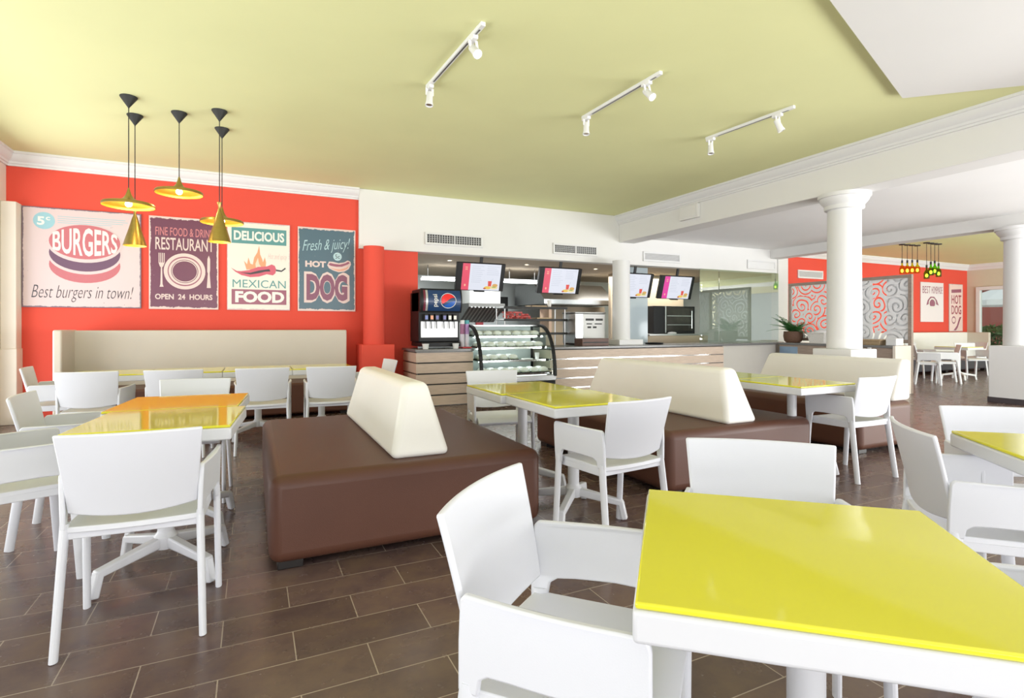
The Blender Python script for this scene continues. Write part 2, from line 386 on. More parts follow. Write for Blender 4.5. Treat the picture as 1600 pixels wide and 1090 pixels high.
# back walls
struct(MB().box(-2.9, 2.47, YW, YW + .16, 0, 3.37).build('wall_back', 'red', smooth=False))
struct(MB().box(1.51, 11.3, YW - .06, YW + .16, 2.43, 3.37).build('wall_bulkhead', 'white_wall', bevel=.008))
struct(MB().box(11.25, 19.3, YW, YW + .16, 0, 3.03).build('wall_back_far', 'red', smooth=False))
struct(MB().box(10.98, 11.32, YW - .09, YW + .1, 0, 2.96).build('trim_pilaster', 'white_wall', bevel=.01))
wl = MB().box(-2.9, -2.76, 8.45, YW, 0, 3.37); wl.box(-2.9, -2.76, -2.6, 8.45, 0, .12); wl.box(-2.9, -2.76, -2.6, 8.45, 2.88, 3.37)  # header is out of view, set low to shade the ceiling's left edge
for yy in (-2.6, 0.2, 3.0, 5.8): wl.box(-2.9, -2.76, yy - .08, yy + .08, .12, 2.88)  # assumed window bays, out of view, left open to let side light in
struct(wl.build('wall_left', 'cream', bevel=.005))
struct(MB().box(-2.76, -2.61, 8.62, YW, 0, 2.73).box(-2.76, -2.60, 8.6, YW, 0, .93).build('trim_left', 'cream', bevel=.008))
wr = MB().box(19.23, 19.4, 6.4, 7.1, 0, 3.03).box(19.23, 19.4, 8.56, 8.95, 0, 3.03).box(19.23, 19.4, 7.1, 8.56, 2.36, 3.03)
wr.box(19.23, 19.4, -2.6, -1.2, 0, 3.03).box(19.23, 19.4, -1.2, 6.4, 2.6, 3.03)
struct(wr.build('wall_right', 'beige', smooth=False))
# crown mouldings: stepped profile (out from wall, down from ceiling)
PROF = [(0, 0), (.105, 0), (.105, -.028), (.092, -.034), (.086, -.062), (.066, -.096), (.04, -.118), (.034, -.142), (.02, -.148), (.02, -.172), (0, -.172)]
def crown(name, a, b, nrm, z):
    a, b, n = Vector((*a, 0)), Vector((*b, 0)), Vector((*nrm, 0))
    mb = MB(); mb.prism(PROF, 0, 1, lambda p, q, h: tuple(a + (b - a) * h + n * p + Vector((0, 0, z + q))))
    struct(mb.build(name, 'white_trim', ang=20))
crown('trim_1', (-2.76, YW), (1.51, YW), (0, -1), 3.37)
crown('trim_2', (-2.76, -2.6), (-2.76, YW), (1, 0), 3.37)
crown('trim_3', (6.5, -2.6), (6.5, YW - .06), (-1, 0), 3.37)
crown('trim_4', (11.05, YW), (19.23, YW), (0, -1), 3.03)
crown('trim_5', (19.23, -2.6), (19.23, YW), (-1, 0), 3.03)
crown('trim_6', (11.05, -2.6), (11.05, YW), (1, 0), 3.03)
# beams and columns
struct(MB().box(6.5, 6.86, -2.6, YW - .06, 2.85, 3.37).build('beam', 'white_wall', bevel=.008))
struct(MB().box(10.75, 11.06, -2.6, YW - .06, 2.76, 3.06).build('beam_far', 'white_wall', bevel=.008))
def column(name, x, y, r, top, m, plinth, pz=.93, cap=True):
    mb = MB()
    pr = [(r * 1.04, pz)]
    for k in range(9):
        z = pz + (top - .2 - pz) * k / 8; pr.append((r * (1 - .05 * k / 8), z))
    if cap:
        q = top
        pr += [(r * 1.0, q - .20), (r * 1.12, q - .19), (r * 1.14, q - .165), (r * 1.12, q - .145), (r * 1.18, q - .13), (r * 1.3, q - .10), (r * 1.38, q - .075), (r * 1.4, q - .05), (r * 1.5, q - .045), (r * 1.5, q)]
    else: pr += [(r * .95, top)]
    mb.lathe(pr, (x, y, 0), 40, close=True)
    s = struct(mb.build(name, m))
    struct(MB().box(x - plinth, x + plinth, y - plinth, y + plinth, 0, pz).build('baseboard_' + name, m, bevel=.012))
    return s
column('column_front', 6.69, 4.36, .195, 2.85, 'white_trim', .25, .925)
column('column_far', 10.9, 4.28, .21, 2.76, 'white_trim', .29, .90)
struct(MB().box(10.60, 11.20, 3.98, 4.58, 0, .085).build('baseboard_far', mat('dark_skirting', (0.05, .04, .045), .5), bevel=.004))
mb = MB().lathe([(.16, .92), (.155, 2.43)], (1.69, 8.5, 0), 32, close=True); struct(mb.build('column_red', 'red'))
struct(MB().box(1.47, 1.96, 8.27, YW, 0, .93).build('trim_red', 'red', bevel=.008))

# far door in the beige wall and what is seen through it
d = MB(); X = 19.2
for y0, y1, z0, z1 in ((7.1, 7.2, 0, 2.36), (8.46, 8.56, 0, 2.36), (7.2, 8.46, 2.26, 2.36), (7.78, 7.86, 0, 2.26), (7.2, 8.46, .0, .1)): d.box(X - .03, X + .1, y0, y1, z0, z1)
dr = struct(d.build('door_1', 'white_trim', bevel=.006)); struct(MB().box(X + .03, X + .04, 7.2, 8.46, .1, 2.26).build('pane', 'glass', dr))
struct(MB().box(19.4, 40, -14, 30, -.12, -.02).build('terrace_ground', mat('pale_paving', (.5, .47, .43), .8, var=.1), smooth=False))
t = thing('patio_umbrella', 'white parasol standing outside beyond the far glazed door', 'umbrella', (24.6, 10.0, -.02))
cn = MB()
for k in range(8):
    a0, a1 = 2 * PI * k / 8, 2 * PI * (k + 1) / 8
    A = (1.5 * math.cos(a0), 1.5 * math.sin(a0)); B = (1.5 * math.cos(a1), 1.5 * math.sin(a1))
    cn.bm.faces.new([cn.bm.verts.new(v) for v in ((0, 0, 2.75), (*A, 2.15), (*B, 2.15))])
    cn.bm.faces.new([cn.bm.verts.new(v) for v in ((*A, 2.15), (*A, 1.97), (*B, 1.97), (*B, 2.15))])
c_ = cn.build('canopy', 'white_trim', t, smooth=False); sm = c_.modifiers.new('thick', 'SOLIDIFY'); sm.thickness = .012
MB().tube([(0, 0, 0), (0, 0, 2.72)], .03).build('pole', 'darksteel', t)
MB().box(-.3, .3, -.3, .3, 0, .08).build('base', 'stone', t, bevel=.02)
def bush(name, label, x, y, r, h, n, col, seed):
    random.seed(seed); mb = MB()
    for k in range(n):
        a, b = random.uniform(0, 2 * PI), random.uniform(-.6, 1)
        q = r * random.uniform(.5, 1)
        p = Vector((x + q * math.cos(a) * math.cos(b), y + q * math.sin(a) * math.cos(b), h * .5 + h * .5 * math.sin(b)))
        u = Vector((random.gauss(0, 1), random.gauss(0, 1), random.gauss(0, 1))).normalized(); v = u.cross(Vector((random.gauss(0, 1), random.gauss(0, 1), .3))).normalized()
        l, w_ = random.uniform(.09, .18), random.uniform(.03, .06)
        mb.bm.faces.new([mb.bm.verts.new(z) for z in (p - u * l, p + v * w_, p + u * l, p - v * w_)])
    mb.tube([(x, y, -.02), (x, y, h * .6)], .03, 8)
    return tag(mb.build(name, mat('leaf_%s' % seed, col, .6, var=.5, vscale=8)), label, 'bush')
bush('garden_bush', 'green bush outside under the white parasol beyond the far door', 22.3, 9.35, .6, 1.3, 500, (.10, .16, .06), 1)
bush('garden_bush', 'yellowish bush outside seen low through the far door', 21.3, 7.9, .45, 1.05, 350, (.22, .22, .10), 2)
tag(MB().box(27, 27.3, 6, 16, -.02, 3.6).box(26.6, 27.3, 6, 16, 2.9, 3.3).build('garden_wall', mat('terracotta_render', (.32, .10, .08), .8, var=.1), bevel=.02), 'dark red building across the terrace beyond the far door', 'building')

# vents and boxes on the bulkhead and the beam
def vent(x0, x1, z0, z1, y, label, style, face='white_trim'):
    t = thing('air_vent', label, 'vent', ((x0 + x1) / 2, y, z0), 0, None)
    w_, h = (x1 - x0) / 2, z1 - z0; fr = MB(); b = .035
    for bx in ((-w_, w_, h - b, h), (-w_, w_, 0, b), (-w_, -w_ + b, b, h - b), (w_ - b, w_, b, h - b)): fr.box(bx[0], bx[1], -.03, .0, bx[2], bx[3])
    fr.build('frame', face, t, bevel=.004)
    if style == 'grid':
        MB().box(-w_ + b, w_ - b, -.008, -.001, b, h - b).build('backing', 'slot', t)
        g = MB(); n = int((x1 - x0) / .045)
        for k in range(1, n): x = -w_ + b + (2 * w_ - 2 * b) * k / n; g.box(x - .006, x + .006, -.024, -.008, b, h - b)
        for k in range(1, 4): z = b + (h - 2 * b) * k / 4; g.box(-w_ + b, w_ - b, -.02, -.008, z - .004, z + .004)
        g.box(-.015, .015, -.026, -.008, b, h - b)
        g.build('grille', 'ventgrey', t, smooth=False)
    elif style == 'louvre':
        MB().box(-w_ + b, w_ - b, -.008, -.001, b, h - b).build('backing', 'ventgrey', t)
        g = MB()
        for k in range(8): z = b + (h - 2 * b) * (k + .5) / 8; g.bar((-w_ + b, -.016, z), (w_ - b, -.016, z), .016, .006, up=(0, -.6, 1))
        g.build('louvre', face, t, smooth=False)
    else:
        MB().box(-w_ + b, w_ - b, -.018, -.001, b, h - b).build('flap', face, t, bevel=.004)
    return t
yb = YW - .06
vent(2.57, 3.60, 2.56, 2.765, yb, 'white framed grey air grille left on the bulkhead, above the first menu screen', 'grid')
vent(5.0, 5.98, 2.545, 2.745, yb, 'white framed grey air grille on the bulkhead, left of the beam end', 'grid')
vent(7.08, 8.05, 2.515, 2.71, yb, 'white louvred air vent on the bulkhead above the third screen', 'louvre')
vent(10.0, 10.9, 2.50, 2.70, yb, 'plain white flap vent at the right end of the bulkhead', 'flap')
vent(11.75, 12.66, 2.36, 2.56, YW, 'grey air vent with white frame on the far red wall', 'louvre')
t = thing('access_box', 'small white junction box on the side of the beam', 'box', (6.5, 6.8, 2.96))
MB().box(-.06, 0, -.21, .21, 0, .23).build('cover', 'white_wall', t, bevel=.01); MB().box(-.068, -.06, -.17, .17, .03, .2).build('lid', 'white_wall', t, bevel=.004)

# ------------------------------------------------------------------ chair
def make_chair(label):
    t = thing('armchair', label, 'chair', group=None)
    s = MB()
    def seat_f(u, v):
        x = (u - .5) * .445; y = -.2 + .405 * v
        dish = -.012 * (1 - (2 * u - 1) ** 2) * math.sin(PI * min(1, v * 1.05))
        front = -.03 * max(0, (v - .86) / .14) ** 2
        rearcurve = -.02 * (1 - (2 * u - 1) ** 2) * (1 - v)
        return (x, y + rearcurve, .452 + dish + front)
    s.sheet(seat_f, 14, 14, .022)
    s.bar((-.215, -.19, .43), (-.215, .18, .425), .016, .035); s.bar((.215, -.19, .43), (.215, .18, .425), .016, .035)
    s.bar((-.21, .175, .422), (.21, .175, .422), .014, .03); s.bar((-.21, -.19, .43), (.21, -.19, .43), .014, .03)
    s.build('seat', 'plastic', t, bevel=.004)
    b = MB()
    def back_f(u, v):
        q = 2 * u - 1
        zb = .492 + .02 * q * q
        z = zb + (.812 - zb) * v
        hw = .208 + .026 * v
        return (q * hw, -.186 - .055 * v - .012 * v * v - .032 * (1 - q * q), z)
    b.sheet(back_f, 18, 10, .016)
    b.build('backrest', 'plastic', t, bevel=.006, seg=2)
    for sd in (-1, 1):
        # arm: inverted U profile in (y, z)
        out = [(-.213, .455), (-.211, .56), (-.206, .645), (-.195, .657)]
        out += [(.13, .660), (.164, .659), (.175, .653), (.180, .635), (.180, .56), (.173, .43)]
        inn = [(.122, .43), (.119, .475), (.112, .496), (.097, .507), (.02, .510), (-.09, .507), (-.140, .503), (-.160, .490), (-.166, .455)]
        poly = out + inn
        a = MB()
        def fn(y, z, h, sd=sd):
            k = (y + .2) / .38
            bow = .012 * math.sin(PI * min(1, max(0, k)))
            return (sd * (.2185 + .026 * k + .03 * (z - .45) + bow + h), y, z)
        # finer: split long edges so that the flare bends smoothly
        fine = []
        for i in range(len(poly)):
            p, q = poly[i], poly[(i + 1) % len(poly)]
            n = max(1, int(math.hypot(p[0] - q[0], p[1] - q[1]) / .05))
            for k in range(n): fine.append((p[0] + (q[0] - p[0]) * k / n, p[1] + (q[1] - p[1]) * k / n))
        a.prism(fine, -.009, .009, fn)
        a.build('armrest', 'plastic', t, bevel=.005, seg=2)
        for (ya, yf, xa, xf) in ((-.19, -.247, .2185, .234), (.149, .178, .244, .249)):
            l = MB(); l.tube([(sd * xa, ya, .475), (sd * xa, ya, .45), (sd * xf, yf, 0.0)], [.022, .0235, .0215], 14, sx=.62, xdir=(1, 0, 0))
            l.build('leg', 'plastic', t)
    return t
CH = {}
CHAIRS = [  # key, x, y, rotation (0 faces +Y), label
 ('c1', -.398, 2.695, -2.5, 'white armchair turned away, nearest on the left, at the long yellow table'),
 ('c2', -1.0, 3.39, -66, 'white armchair cut off by the left picture edge, beside the nearest left chair'),
 ('c3', -.935, 4.02, -88, 'white armchair at the left edge, showing its beige-shaded back, facing the long yellow table'),
 ('c4', -1.68, 6.66, -84, 'white armchair by the bare red wall left of the bench, turned sideways'),
 ('c5', -1.274, 6.06, -4, 'white armchair with back to us at the left end of the bench tables'),
 ('c6', -.622, 5.985, -4, 'white armchair with back to us, second from the left at the bench tables'),
 ('c7', .096, 5.885, -2, 'white armchair with back to us, third from the left at the bench tables'),
 ('c8', .72, 5.81, -5, 'white armchair with back to us, nearest the red column at the bench tables'),
 ('c9', -.405, 4.40, 174, 'white armchair facing us over the far end of the long yellow table'),
 ('c10', 1.22, 6.40, 96, 'white armchair mostly hidden behind the cream backrest of the nearest bench, by the red plinth'),
 ('m1', 1.845, 2.58, 7, 'white armchair turned away between the two brown double benches'),
 ('m2', 1.87, 4.17, 171, 'white armchair facing us, in front of the glass food display case'),
 ('m3', 4.40, 2.85, -1, 'white armchair turned away at the table beside the one-sided brown bench'),
 ('f1', .69, 1.05, -137.5, 'large white armchair in front, tucked into the left side of the nearest yellow table'),
 ('f2', 1.375, 1.11, 138.6, 'white armchair whose backrest shows behind the nearest yellow table'),
 ('f3', 2.53, 1.085, -134.5, 'white armchair seen from behind at the right, facing the yellow table cut by the frame'),
 ('r2', 3.056, 1.169, 138, 'white armchair behind the yellow table cut by the right frame edge'),
 ('f4', 1.46, .37, 48, 'white armchair at the right side of the nearest yellow table, almost out of frame'),
 ('w1', 12.75, 6.5, -150, 'white chair in the far room, nearest the carved screen post'),
 ('w2', 13.4, 6.55, 35, 'white chair in the far room with its arm to the table, second from the screen'),
 ('w3', 14.3, 7.45, 180, 'white chair in the far room behind the far yellow table'),
 ('w4', 15.2, 6.85, 150, 'white chair in the far room just left of the far column plinth'),
 ('w5', 16.1, 7.3, 80, 'white chair in the far room closest to the glazed door'),
]
proto = make_chair('x')
for i, (k, x, y, rz, lab) in enumerate(CHAIRS):
    o = proto if i == 0 else dup(proto)
    o['label'] = lab; o['group'] = 'white plastic armchairs'; o.location = (x, y, 0); o.rotation_euler = (0, 0, R(rz)); CH[k] = o

# ------------------------------------------------------------------ table
def make_table():
    t = thing('cafe_table', 'x', 'table')
    w_ = .327
    MB().box(-w_, w_, -w_, w_, .682, .738).build('table_top', 'tablewhite', t, bevel=.008, seg=3)
    MB().box(-w_ + .004, w_ - .004, -w_ + .004, w_ - .004, .7382, .750).build('glass_top', 'yellow', t, bevel=.004, seg=2)
    MB().lathe([(.036, .12), (.036, .67), (.06, .672), (.06, .682)], n=28, close=True).build('column', 'tablewhite', t)
    h = MB().lathe([(.02, .115), (.05, .118), (.052, .175), (.04, .19), (.036, .20)], n=24, close=True)
    h.build('hub', 'tablewhite', t)
    for k in range(4):
        a = PI / 4 + k * PI / 2; d = Vector((math.cos(a), math.sin(a), 0)); q = MB()
        q.bar(d * .03 + Vector((0, 0, .150)), d * .315 + Vector((0, 0, .105)), .045, .055, w2=.042, h2=.036)
        q.bar(d * .300 + Vector((0, 0, .115)), d * .325 + Vector((0, 0, .006)), .042, .036, up=d)
        q.build('foot', 'tablewhite', t, bevel=.008)
    return t
TABLES = [
 (-.385, 3.155, -5, 'near table of the long yellow pair at the left, behind the nearest left chair'),
 (-.372, 3.815, -5, 'far table of the long yellow pair at the left, below the hanging brass lamps'),
 (1.855, 2.975, 0, 'yellow topped table between the brown double benches, nearer of the pair'),
 (1.822, 3.635, 0, 'yellow topped table between the brown double benches, farther of the pair by the display case'),
 (4.02, 3.06, 0, 'nearer yellow topped table in front of the one-sided bench at the white column'),
 (4.02, 3.72, 0, 'farther yellow topped table between the middle and the one-sided bench'),
 (-1.255, 6.53, 0, 'leftmost of the four yellow tables in the row before the wall bench'),
 (-.6, 6.53, 0, 'second from the left of the four yellow tables before the wall bench'),
 (.055, 6.53, 0, 'third from the left of the four yellow tables before the wall bench'),
 (.71, 6.53, 0, 'rightmost of the four yellow tables in the row before the wall bench'),
 (1.02, .744, -41.5, 'big lime yellow table in the foreground with white rim'),
 (2.765, .855, -41.5, 'lime yellow table at the right picture edge, behind the chair back'),
 (14.4, 6.75, 0, 'pale yellow table in the far room beside the far bench, among four chairs'),
]
tp = make_table()
for i, (x, y, rz, lab) in enumerate(TABLES):
    o = tp if i == 0 else dup(tp)
    o['label'] = lab; o['group'] = 'yellow glass topped tables'; o.location = (x, y, 0); o.rotation_euler = (0, 0, R(rz))

# ------------------------------------------------------------------ upholstered benches
def rounded_block(x0, x1, y0, y1, z0, z1, bev=.05, puff=.012, n=10):
    mb = MB()
    bmesh.ops.create_cube(mb.bm, size=1)
    bmesh.ops.subdivide_edges(mb.bm, edges=mb.bm.edges, cuts=n, use_grid_fill=True)
    sx, sy, sz = x1 - x0, y1 - y0, z1 - z0
    for v in mb.bm.verts:
        p = Vector((v.co.x * sx, v.co.y * sy, v.co.z * sz)); hx, hy, hz = sx / 2 - bev, sy / 2 - bev, sz / 2 - bev
        # push the grid so that the rounded rim has enough vertices
        core = Vector((max(-hx, min(hx, p.x)), max(-hy, min(hy, p.y)), max(-hz, min(hz, p.z))))
        dlt = p - core
        if dlt.length > 1e-6:
            # project to rounded box
            mx_ = max(abs(dlt.x), abs(dlt.y), abs(dlt.z)); p = core + dlt.normalized() * bev
        u, v_, w_ = v.co.x * 2, v.co.y * 2, v.co.z * 2
        if abs(w_) > .98: p.z += math.copysign(puff, w_) * (1 - u ** 4) * (1 - v_ ** 4)
        v.co = p + Vector(((x0 + x1) / 2, (y0 + y1) / 2, (z0 + z1) / 2))
    return mb
def grid_block(xs, ys, zs, shape):
    pass
def soft_box(x0, x1, y0, y1, z0, z1, bev=.04, taper=None):
    mb = MB(); mb.box(x0, x1, y0, y1, z0, z1)
    if taper:
        for v in mb.bm.verts:
            if v.co.z > (z0 + z1) / 2: v.co.x, v.co.y = taper(v.co.x, v.co.y)
    return mb
def wedge(x0, x1, y0, y1, z0, z1, tx0, tx1, ty0, ty1):
    mb = MB(); mb.box(x0, x1, y0, y1, z0, z1)
    for v in mb.bm.verts:
        if v.co.z > (z0 + z1) / 2:
            v.co.x = tx0 if v.co.x < (x0 + x1) / 2 else tx1; v.co.y = ty0 if v.co.y < (y0 + y1) / 2 else ty1
    return mb
def sofa(label, x0, x1, y0, y1, cx0, cx1, cy0, cy1, tx0, tx1, tn=.13):
    t = thing('upholstered_bench', label, 'bench', ((x0 + x1) / 2, (y0 + y1) / 2, 0)); ox, oy = t.location.x, t.location.y
    MB().box(x0 - ox, x1 - ox, y0 - oy, y1 - oy, .035, .465).build('seat', 'brown', t, bevel=.06, seg=7, ang=60)
    pb = MB()
    MB_b = wedge(cx0 - ox, cx1 - ox, cy0 - oy, cy1 - oy, .462, .875, tx0 - ox, tx1 - ox, cy0 + tn - oy, cy1 - .13 - oy)
    bk = MB_b.build('backrest', 'creamleather', t, bevel=.04, seg=6, ang=60)
    for px_ in (x0 + .1, x1 - .1):
        for py_ in (y0 + .1, y1 - .1): MB().box(px_ - ox - .06, px_ - ox + .06, py_ - oy - .06, py_ - oy + .06, 0, .05).build('foot', 'darkwood', t, bevel=.004)
    return t
sofa('brown double bench with cream wedge backrest, nearest one, in the middle of the room', .07, 1.57, 2.87, 4.75, .69, 1.035, 2.985, 4.66, .79, .935)
sofa('brown double bench with long cream backrest, middle one of the three benches', 2.60, 4.10, 2.93, 4.9, 3.2, 3.535, 2.975, 4.9, 3.295, 3.44)
sofa('brown one-sided bench with cream backrest against the white column plinth', 5.1, 5.94, 3.17, 4.95, 5.66, 5.955, 3.2, 4.85, 5.77, 5.92, -.03)
# wall bench
t = thing('wall_bench', 'long wall bench with beige back panel and side wing under the posters', 'bench', (-.4, 8.4, 0))
MB().box(-1.62, 1.68, .06, .19, .30, 1.152).build('backrest', 'benchbeige', t, bevel=.02, seg=3)
MB().box(-1.69, -1.60, -.44, .19, .04, 1.16).build('wing', 'benchbeige', t, bevel=.02, seg=3)
MB().box(-1.60, 1.68, -.62, .06, .04, .45).build('seat', 'brown', t, bevel=.03, seg=4)
for x in (-1.5, 0, 1.55): MB().box(x - .05, x + .05, -.55, -.45, 0, .05).build('foot', 'darkwood', t)
t = thing('wall_bench', 'pale wall bench in the far room below the two far posters', 'bench', (15.2, 8.4, 0))
MB().box(-3.8, 3.35, .06, .3, .3, 1.04).build('backrest', 'creamleather', t, bevel=.02, seg=3)
MB().box(3.3, 3.4, -.45, .3, .04, 1.04).build('wing', 'benchbeige', t, bevel=.02, seg=3)
MB().box(-3.8, 3.3, -.55, .06, .06, .45).build('seat', mat('dark_grey_leatherette', (.05, .05, .06), .4, var=.1), t, bevel=.03, seg=4)
for x in (-3.6, -1.2, 1.2, 3.1): MB().box(x - .05, x + .05, -.45, -.35, 0, .07).build('foot', 'darkwood', t)

# ------------------------------------------------------------------ hanging lamps
def lamp(kind, x, y, zrim, label):
    t = thing('pendant_lamp', label, 'lamp', (x, y, 3.37), 0, 'brass pendant lamps')
    z = zrim - 3.37
    MB().lathe([(.072, 0), (.072, -.008), (.006, -.105), (.004, -.115)], n=28).build('canopy', 'blackmat', t)
    if kind == 'disc':
        P = [(.006, .165), (.010, .150), (.016, .125), (.026, .095), (.044, .066), (.075, .045), (.125, .032), (.185, .024), (.207, .018), (.214, .010), (.214, -.010)]
        top = P[0][1]
    else:
        P = [(.020, .40), (.021, .395), (.013, .365), (.011, .335), (.014, .315), (.026, .28), (.055, .17), (.085, .07), (.104, .0)]
        top = P[0][1]
    MB().lathe([(a, b + z) for a, b in P], n=48).build('shade', 'brass', t, ang=60)
    shd = t.children[-1] if False else [c for c in t.children if c.name.startswith('shade')][0]
    MB().lathe([(a - .0035 if a > .02 else a * .5, b + z - .002) for a, b in P[2 if kind == 'disc' else 5:]], n=48).build('lining', 'gold', shd, ang=60)
    MB().tube([(0, 0, -.10), (0, 0, z + top - .002)], .0042, 8).build('cord', 'blackmat', t)
    zb = z + (.012 if kind == 'disc' else .10)
    MB().ball((0, 0, zb), .030 if kind == 'disc' else .024).build('bulb', 'bulb', t)
    MB().tube([(0, 0, zb + .02), (0, 0, zb + .06)], .014, 10).build('socket', 'blackmat', t)
    l = point('lamp_light', (0, 0, zb - .05), 2.2 if kind == 'disc' else 1.2, (1, .78, .45)); l.parent = t
lamp('disc', -1.056, 6.196, 2.345, 'wide brass disc lamp hanging at the left, in front of the burgers poster')
lamp('tall', -1.09, 6.712, 2.03, 'tall brass cone lamp hanging in front of the burgers poster')
lamp('disc', -.672, 6.439, 2.555, 'wide brass disc lamp hanging highest, second disc from the left')
lamp('tall', -.30, 6.207, 2.05, 'tall brass cone lamp hanging between the restaurant and the chili posters')
lamp('disc', -.302, 6.757, 2.345, 'wide brass disc lamp half hidden behind the right cone lamp')

# ------------------------------------------------------------------ track lights
glow = mat('lit_spot_lens', (1, .9, .75), .3, emit=(1, .88, .68), estr=22)
def head(par, y, aim, lit, z=-.03):
    h = MB(); h.box(-.022, .022, y - .05, y + .05, z - .028, z).build('adapter', 'white_trim', par, bevel=.004)
    a = Vector(aim).normalized(); c = Vector((0, y, z - .085))
    br = MB(); br.bar((-.027, y, z - .02), (-.027 + a.x * .02, y + a.y * .02, z - .085), .006, .022, up=(1, 0, 0)); br.bar((.027, y, z - .02), (.027 + a.x * .02, y + a.y * .02, z - .085), .006, .022, up=(1, 0, 0))
    br.build('bracket', 'white_trim', par)
    q = Vector((0, 0, 1)).rotation_difference(a).to_matrix().to_4x4(); m4 = Matrix.Translation(c) @ q
    MB().lathe([(.006, -.035), (.022, -.032), (.027, -.02), (.03, .06), (.036, .085), (.036, .095), (.03, .095), (.026, .075), (0, .07)], n=24, mtx=m4).build('spot_head', 'white_trim', par)
    sh = [c for c in par.children if c.name.startswith('spot_head')][-1]
    ln = MB().lathe([(.0, .088), (.027, .088)], n=24, mtx=m4).build('lens', glow if lit else 'chrome', sh)
    if lit:
        d = bpy.data.lights.new('spot_light', 'SPOT'); d.energy = 14; d.spot_size = R(70); d.color = (1, .88, .7); d.shadow_soft_size = .03
        o = bpy.data.objects.new('spot_light', d); C.objects.link(o); o.parent = par
        o.matrix_local = Matrix.Translation(c + a * .11) @ Vector((0, 0, -1)).rotation_difference(a).to_matrix().to_4x4()
def track(x, y0, y1, rz, label, lit):
    t = thing('track_light', label, 'light', (x, (y0 + y1) / 2, 3.37), rz, 'white track lights')
    L = (y1 - y0) / 2
    tr = MB(); tr.box(-.018, .018, -L, L, -.03, -.0); tr.build('rail', 'white_trim', t, bevel=.003)
    MB().box(-.006, .006, -L + .06, L - .16, -.0315, -.029).build('conductor_slot', 'darksteel', t)
    head(t, -L + .18, (.08, -.70, -.70) if lit else (.35, -.25, -.9), lit)
    head(t, L - .06, (-.1, -.12, -1), False)
track(1.452, 3.58, 4.75, R(3), 'white ceiling track light nearest the camera, with one lit spot', True)
track(3.105, 3.62, 4.76, R(2.4), 'white ceiling track light in the middle of the three, with one lit spot', True)
track(4.75, 3.62, 4.68, R(5), 'white ceiling track light closest to the beam, both spots off', False)

# ------------------------------------------------------------------ posters on the red wall
def poster(label, x0, x1, z0, z1, m, y=None):
    y = YW if y is None else y
    t = thing('wall_poster', label, 'poster', (x0, y, z0))
    W, Hh = x1 - x0, z1 - z0
    MB().box(0, W, -.022, -.001, 0, Hh).build('sheet', m, t, bevel=.003)
    return t, (lambda k: (lambda a, b: (a * W, -.0225 - .0007 * k, b * Hh)))
CR = (.68, .54, .50)
p_cream, p_pink, p_purple, p_grey = pm('cream', CR), pm('pinkred', (.52, .15, .17)), pm('purple', (.15, .075, .13)), pm('greyblue', (.22, .25, .29))
p_blue, p_teal, p_mar, p_white = pm('paleblue', (.30, .52, .58)), pm('teal', (.10, .28, .28)), pm('maroon', (.30, .09, .14)), pm('white', (.78, .76, .70))
p_org, p_dark = pm('orange', (.80, .33, .17)), pm('ink', (.05, .04, .05))
# 1 burgers
t, L = poster('pink burgers poster, leftmost on the red wall', -2.605, -1.356, 1.445, 2.715, poster_mat('burger_sheet', (.66, .53, .525), (.20, .15, .19), .018))
flat([ell(.515, .435, .30, .182)], L(1), p_pink, t); flat([ell(.515, .535, .31, .195)], L(2), pm('palepink', (.66, .53, .525)), t)
flat([ell(.515, .555, .30, .185)], L(3), p_purple, t); flat([ell(.515, .655, .315, .195)], L(4), pm('palepink', (.66, .53, .525)), t)
flat([ell(.515, .67, .30, .175)], L(5), p_pink, t)
def warp(a, b):
    k = math.sqrt(max(0.05, 1 - ((a - .5) / .62) ** 2)); return a, .5 + (b - .5) * k
lettering('BURGERS', .245, .79, .525, .815, L(6), pm('palepink2', (.80, .68, .66)), t, bold=.02, warp=warp)
flat([ell(.176, .865, .088, .085)], L(1), p_blue, t)
lettering('5', .12, .18, .82, .905, L(2), p_white, t, bold=.03); lettering('c', .19, .225, .87, .905, L(2), p_white, t, bold=.02)
flat([[(.285, b), (e, b), (e, b + .005), (.285, b + .005)] for b, e in ((.915, .86), (.893, .88), (.872, .84), (.852, .74))], L(1), p_blue, t, 'printed_rules')
lettering('Best burgers in town!', .075, .93, .055, .225, L(1), p_dark, t, bold=-.012, shear=.35)
# 2 restaurant
t, L = poster('purple restaurant poster with plate, fork and knife', -1.269, -.437, 1.44, 2.71, poster_mat('plate_sheet', (.150, .045, .085), CR, .035))
lettering('FINE FOOD & DRINK', .09, .93, .795, .885, L(1), pm('salmon', (.60, .21, .22)), t, bold=.004)
lettering('RESTAURANT', .09, .93, .64, .775, L(1), p_cream, t, bold=.01)
flat([ell(.505, .414, .30, .197)], L(1), p_cream, t); flat(ring(.505, .414, .245, .161, .014), L(2), p_mar, t); flat([ell(.505, .414, .195, .128)], L(2), pm('plum', (.15, .045, .085)), t)
flat(ring(.505, .414, .185, .121, .01), L(3), p_cream, t)
fk = [[(.135 + i * .024, .50), (.147 + i * .024, .50), (.147 + i * .024, .605), (.135 + i * .024, .605)] for i in range(4)]
fk += [[(.133, .50), (.150, .462), (.166, .448), (.160, .27), (.148, .24), (.205, .24), (.19, .27), (.184, .448), (.200, .462), (.219, .50)]]
flat(fk, L(1), p_cream, t); flat([[(.825, .24), (.885, .24), (.868, .40), (.875, .44), (.875, .56), (.855, .60), (.835, .56), (.832, .42), (.842, .40)]], L(1), p_cream, t)
lettering('OPEN  24  HOURS', .085, .91, .105, .165, L(1), p_cream, t, bold=.03)
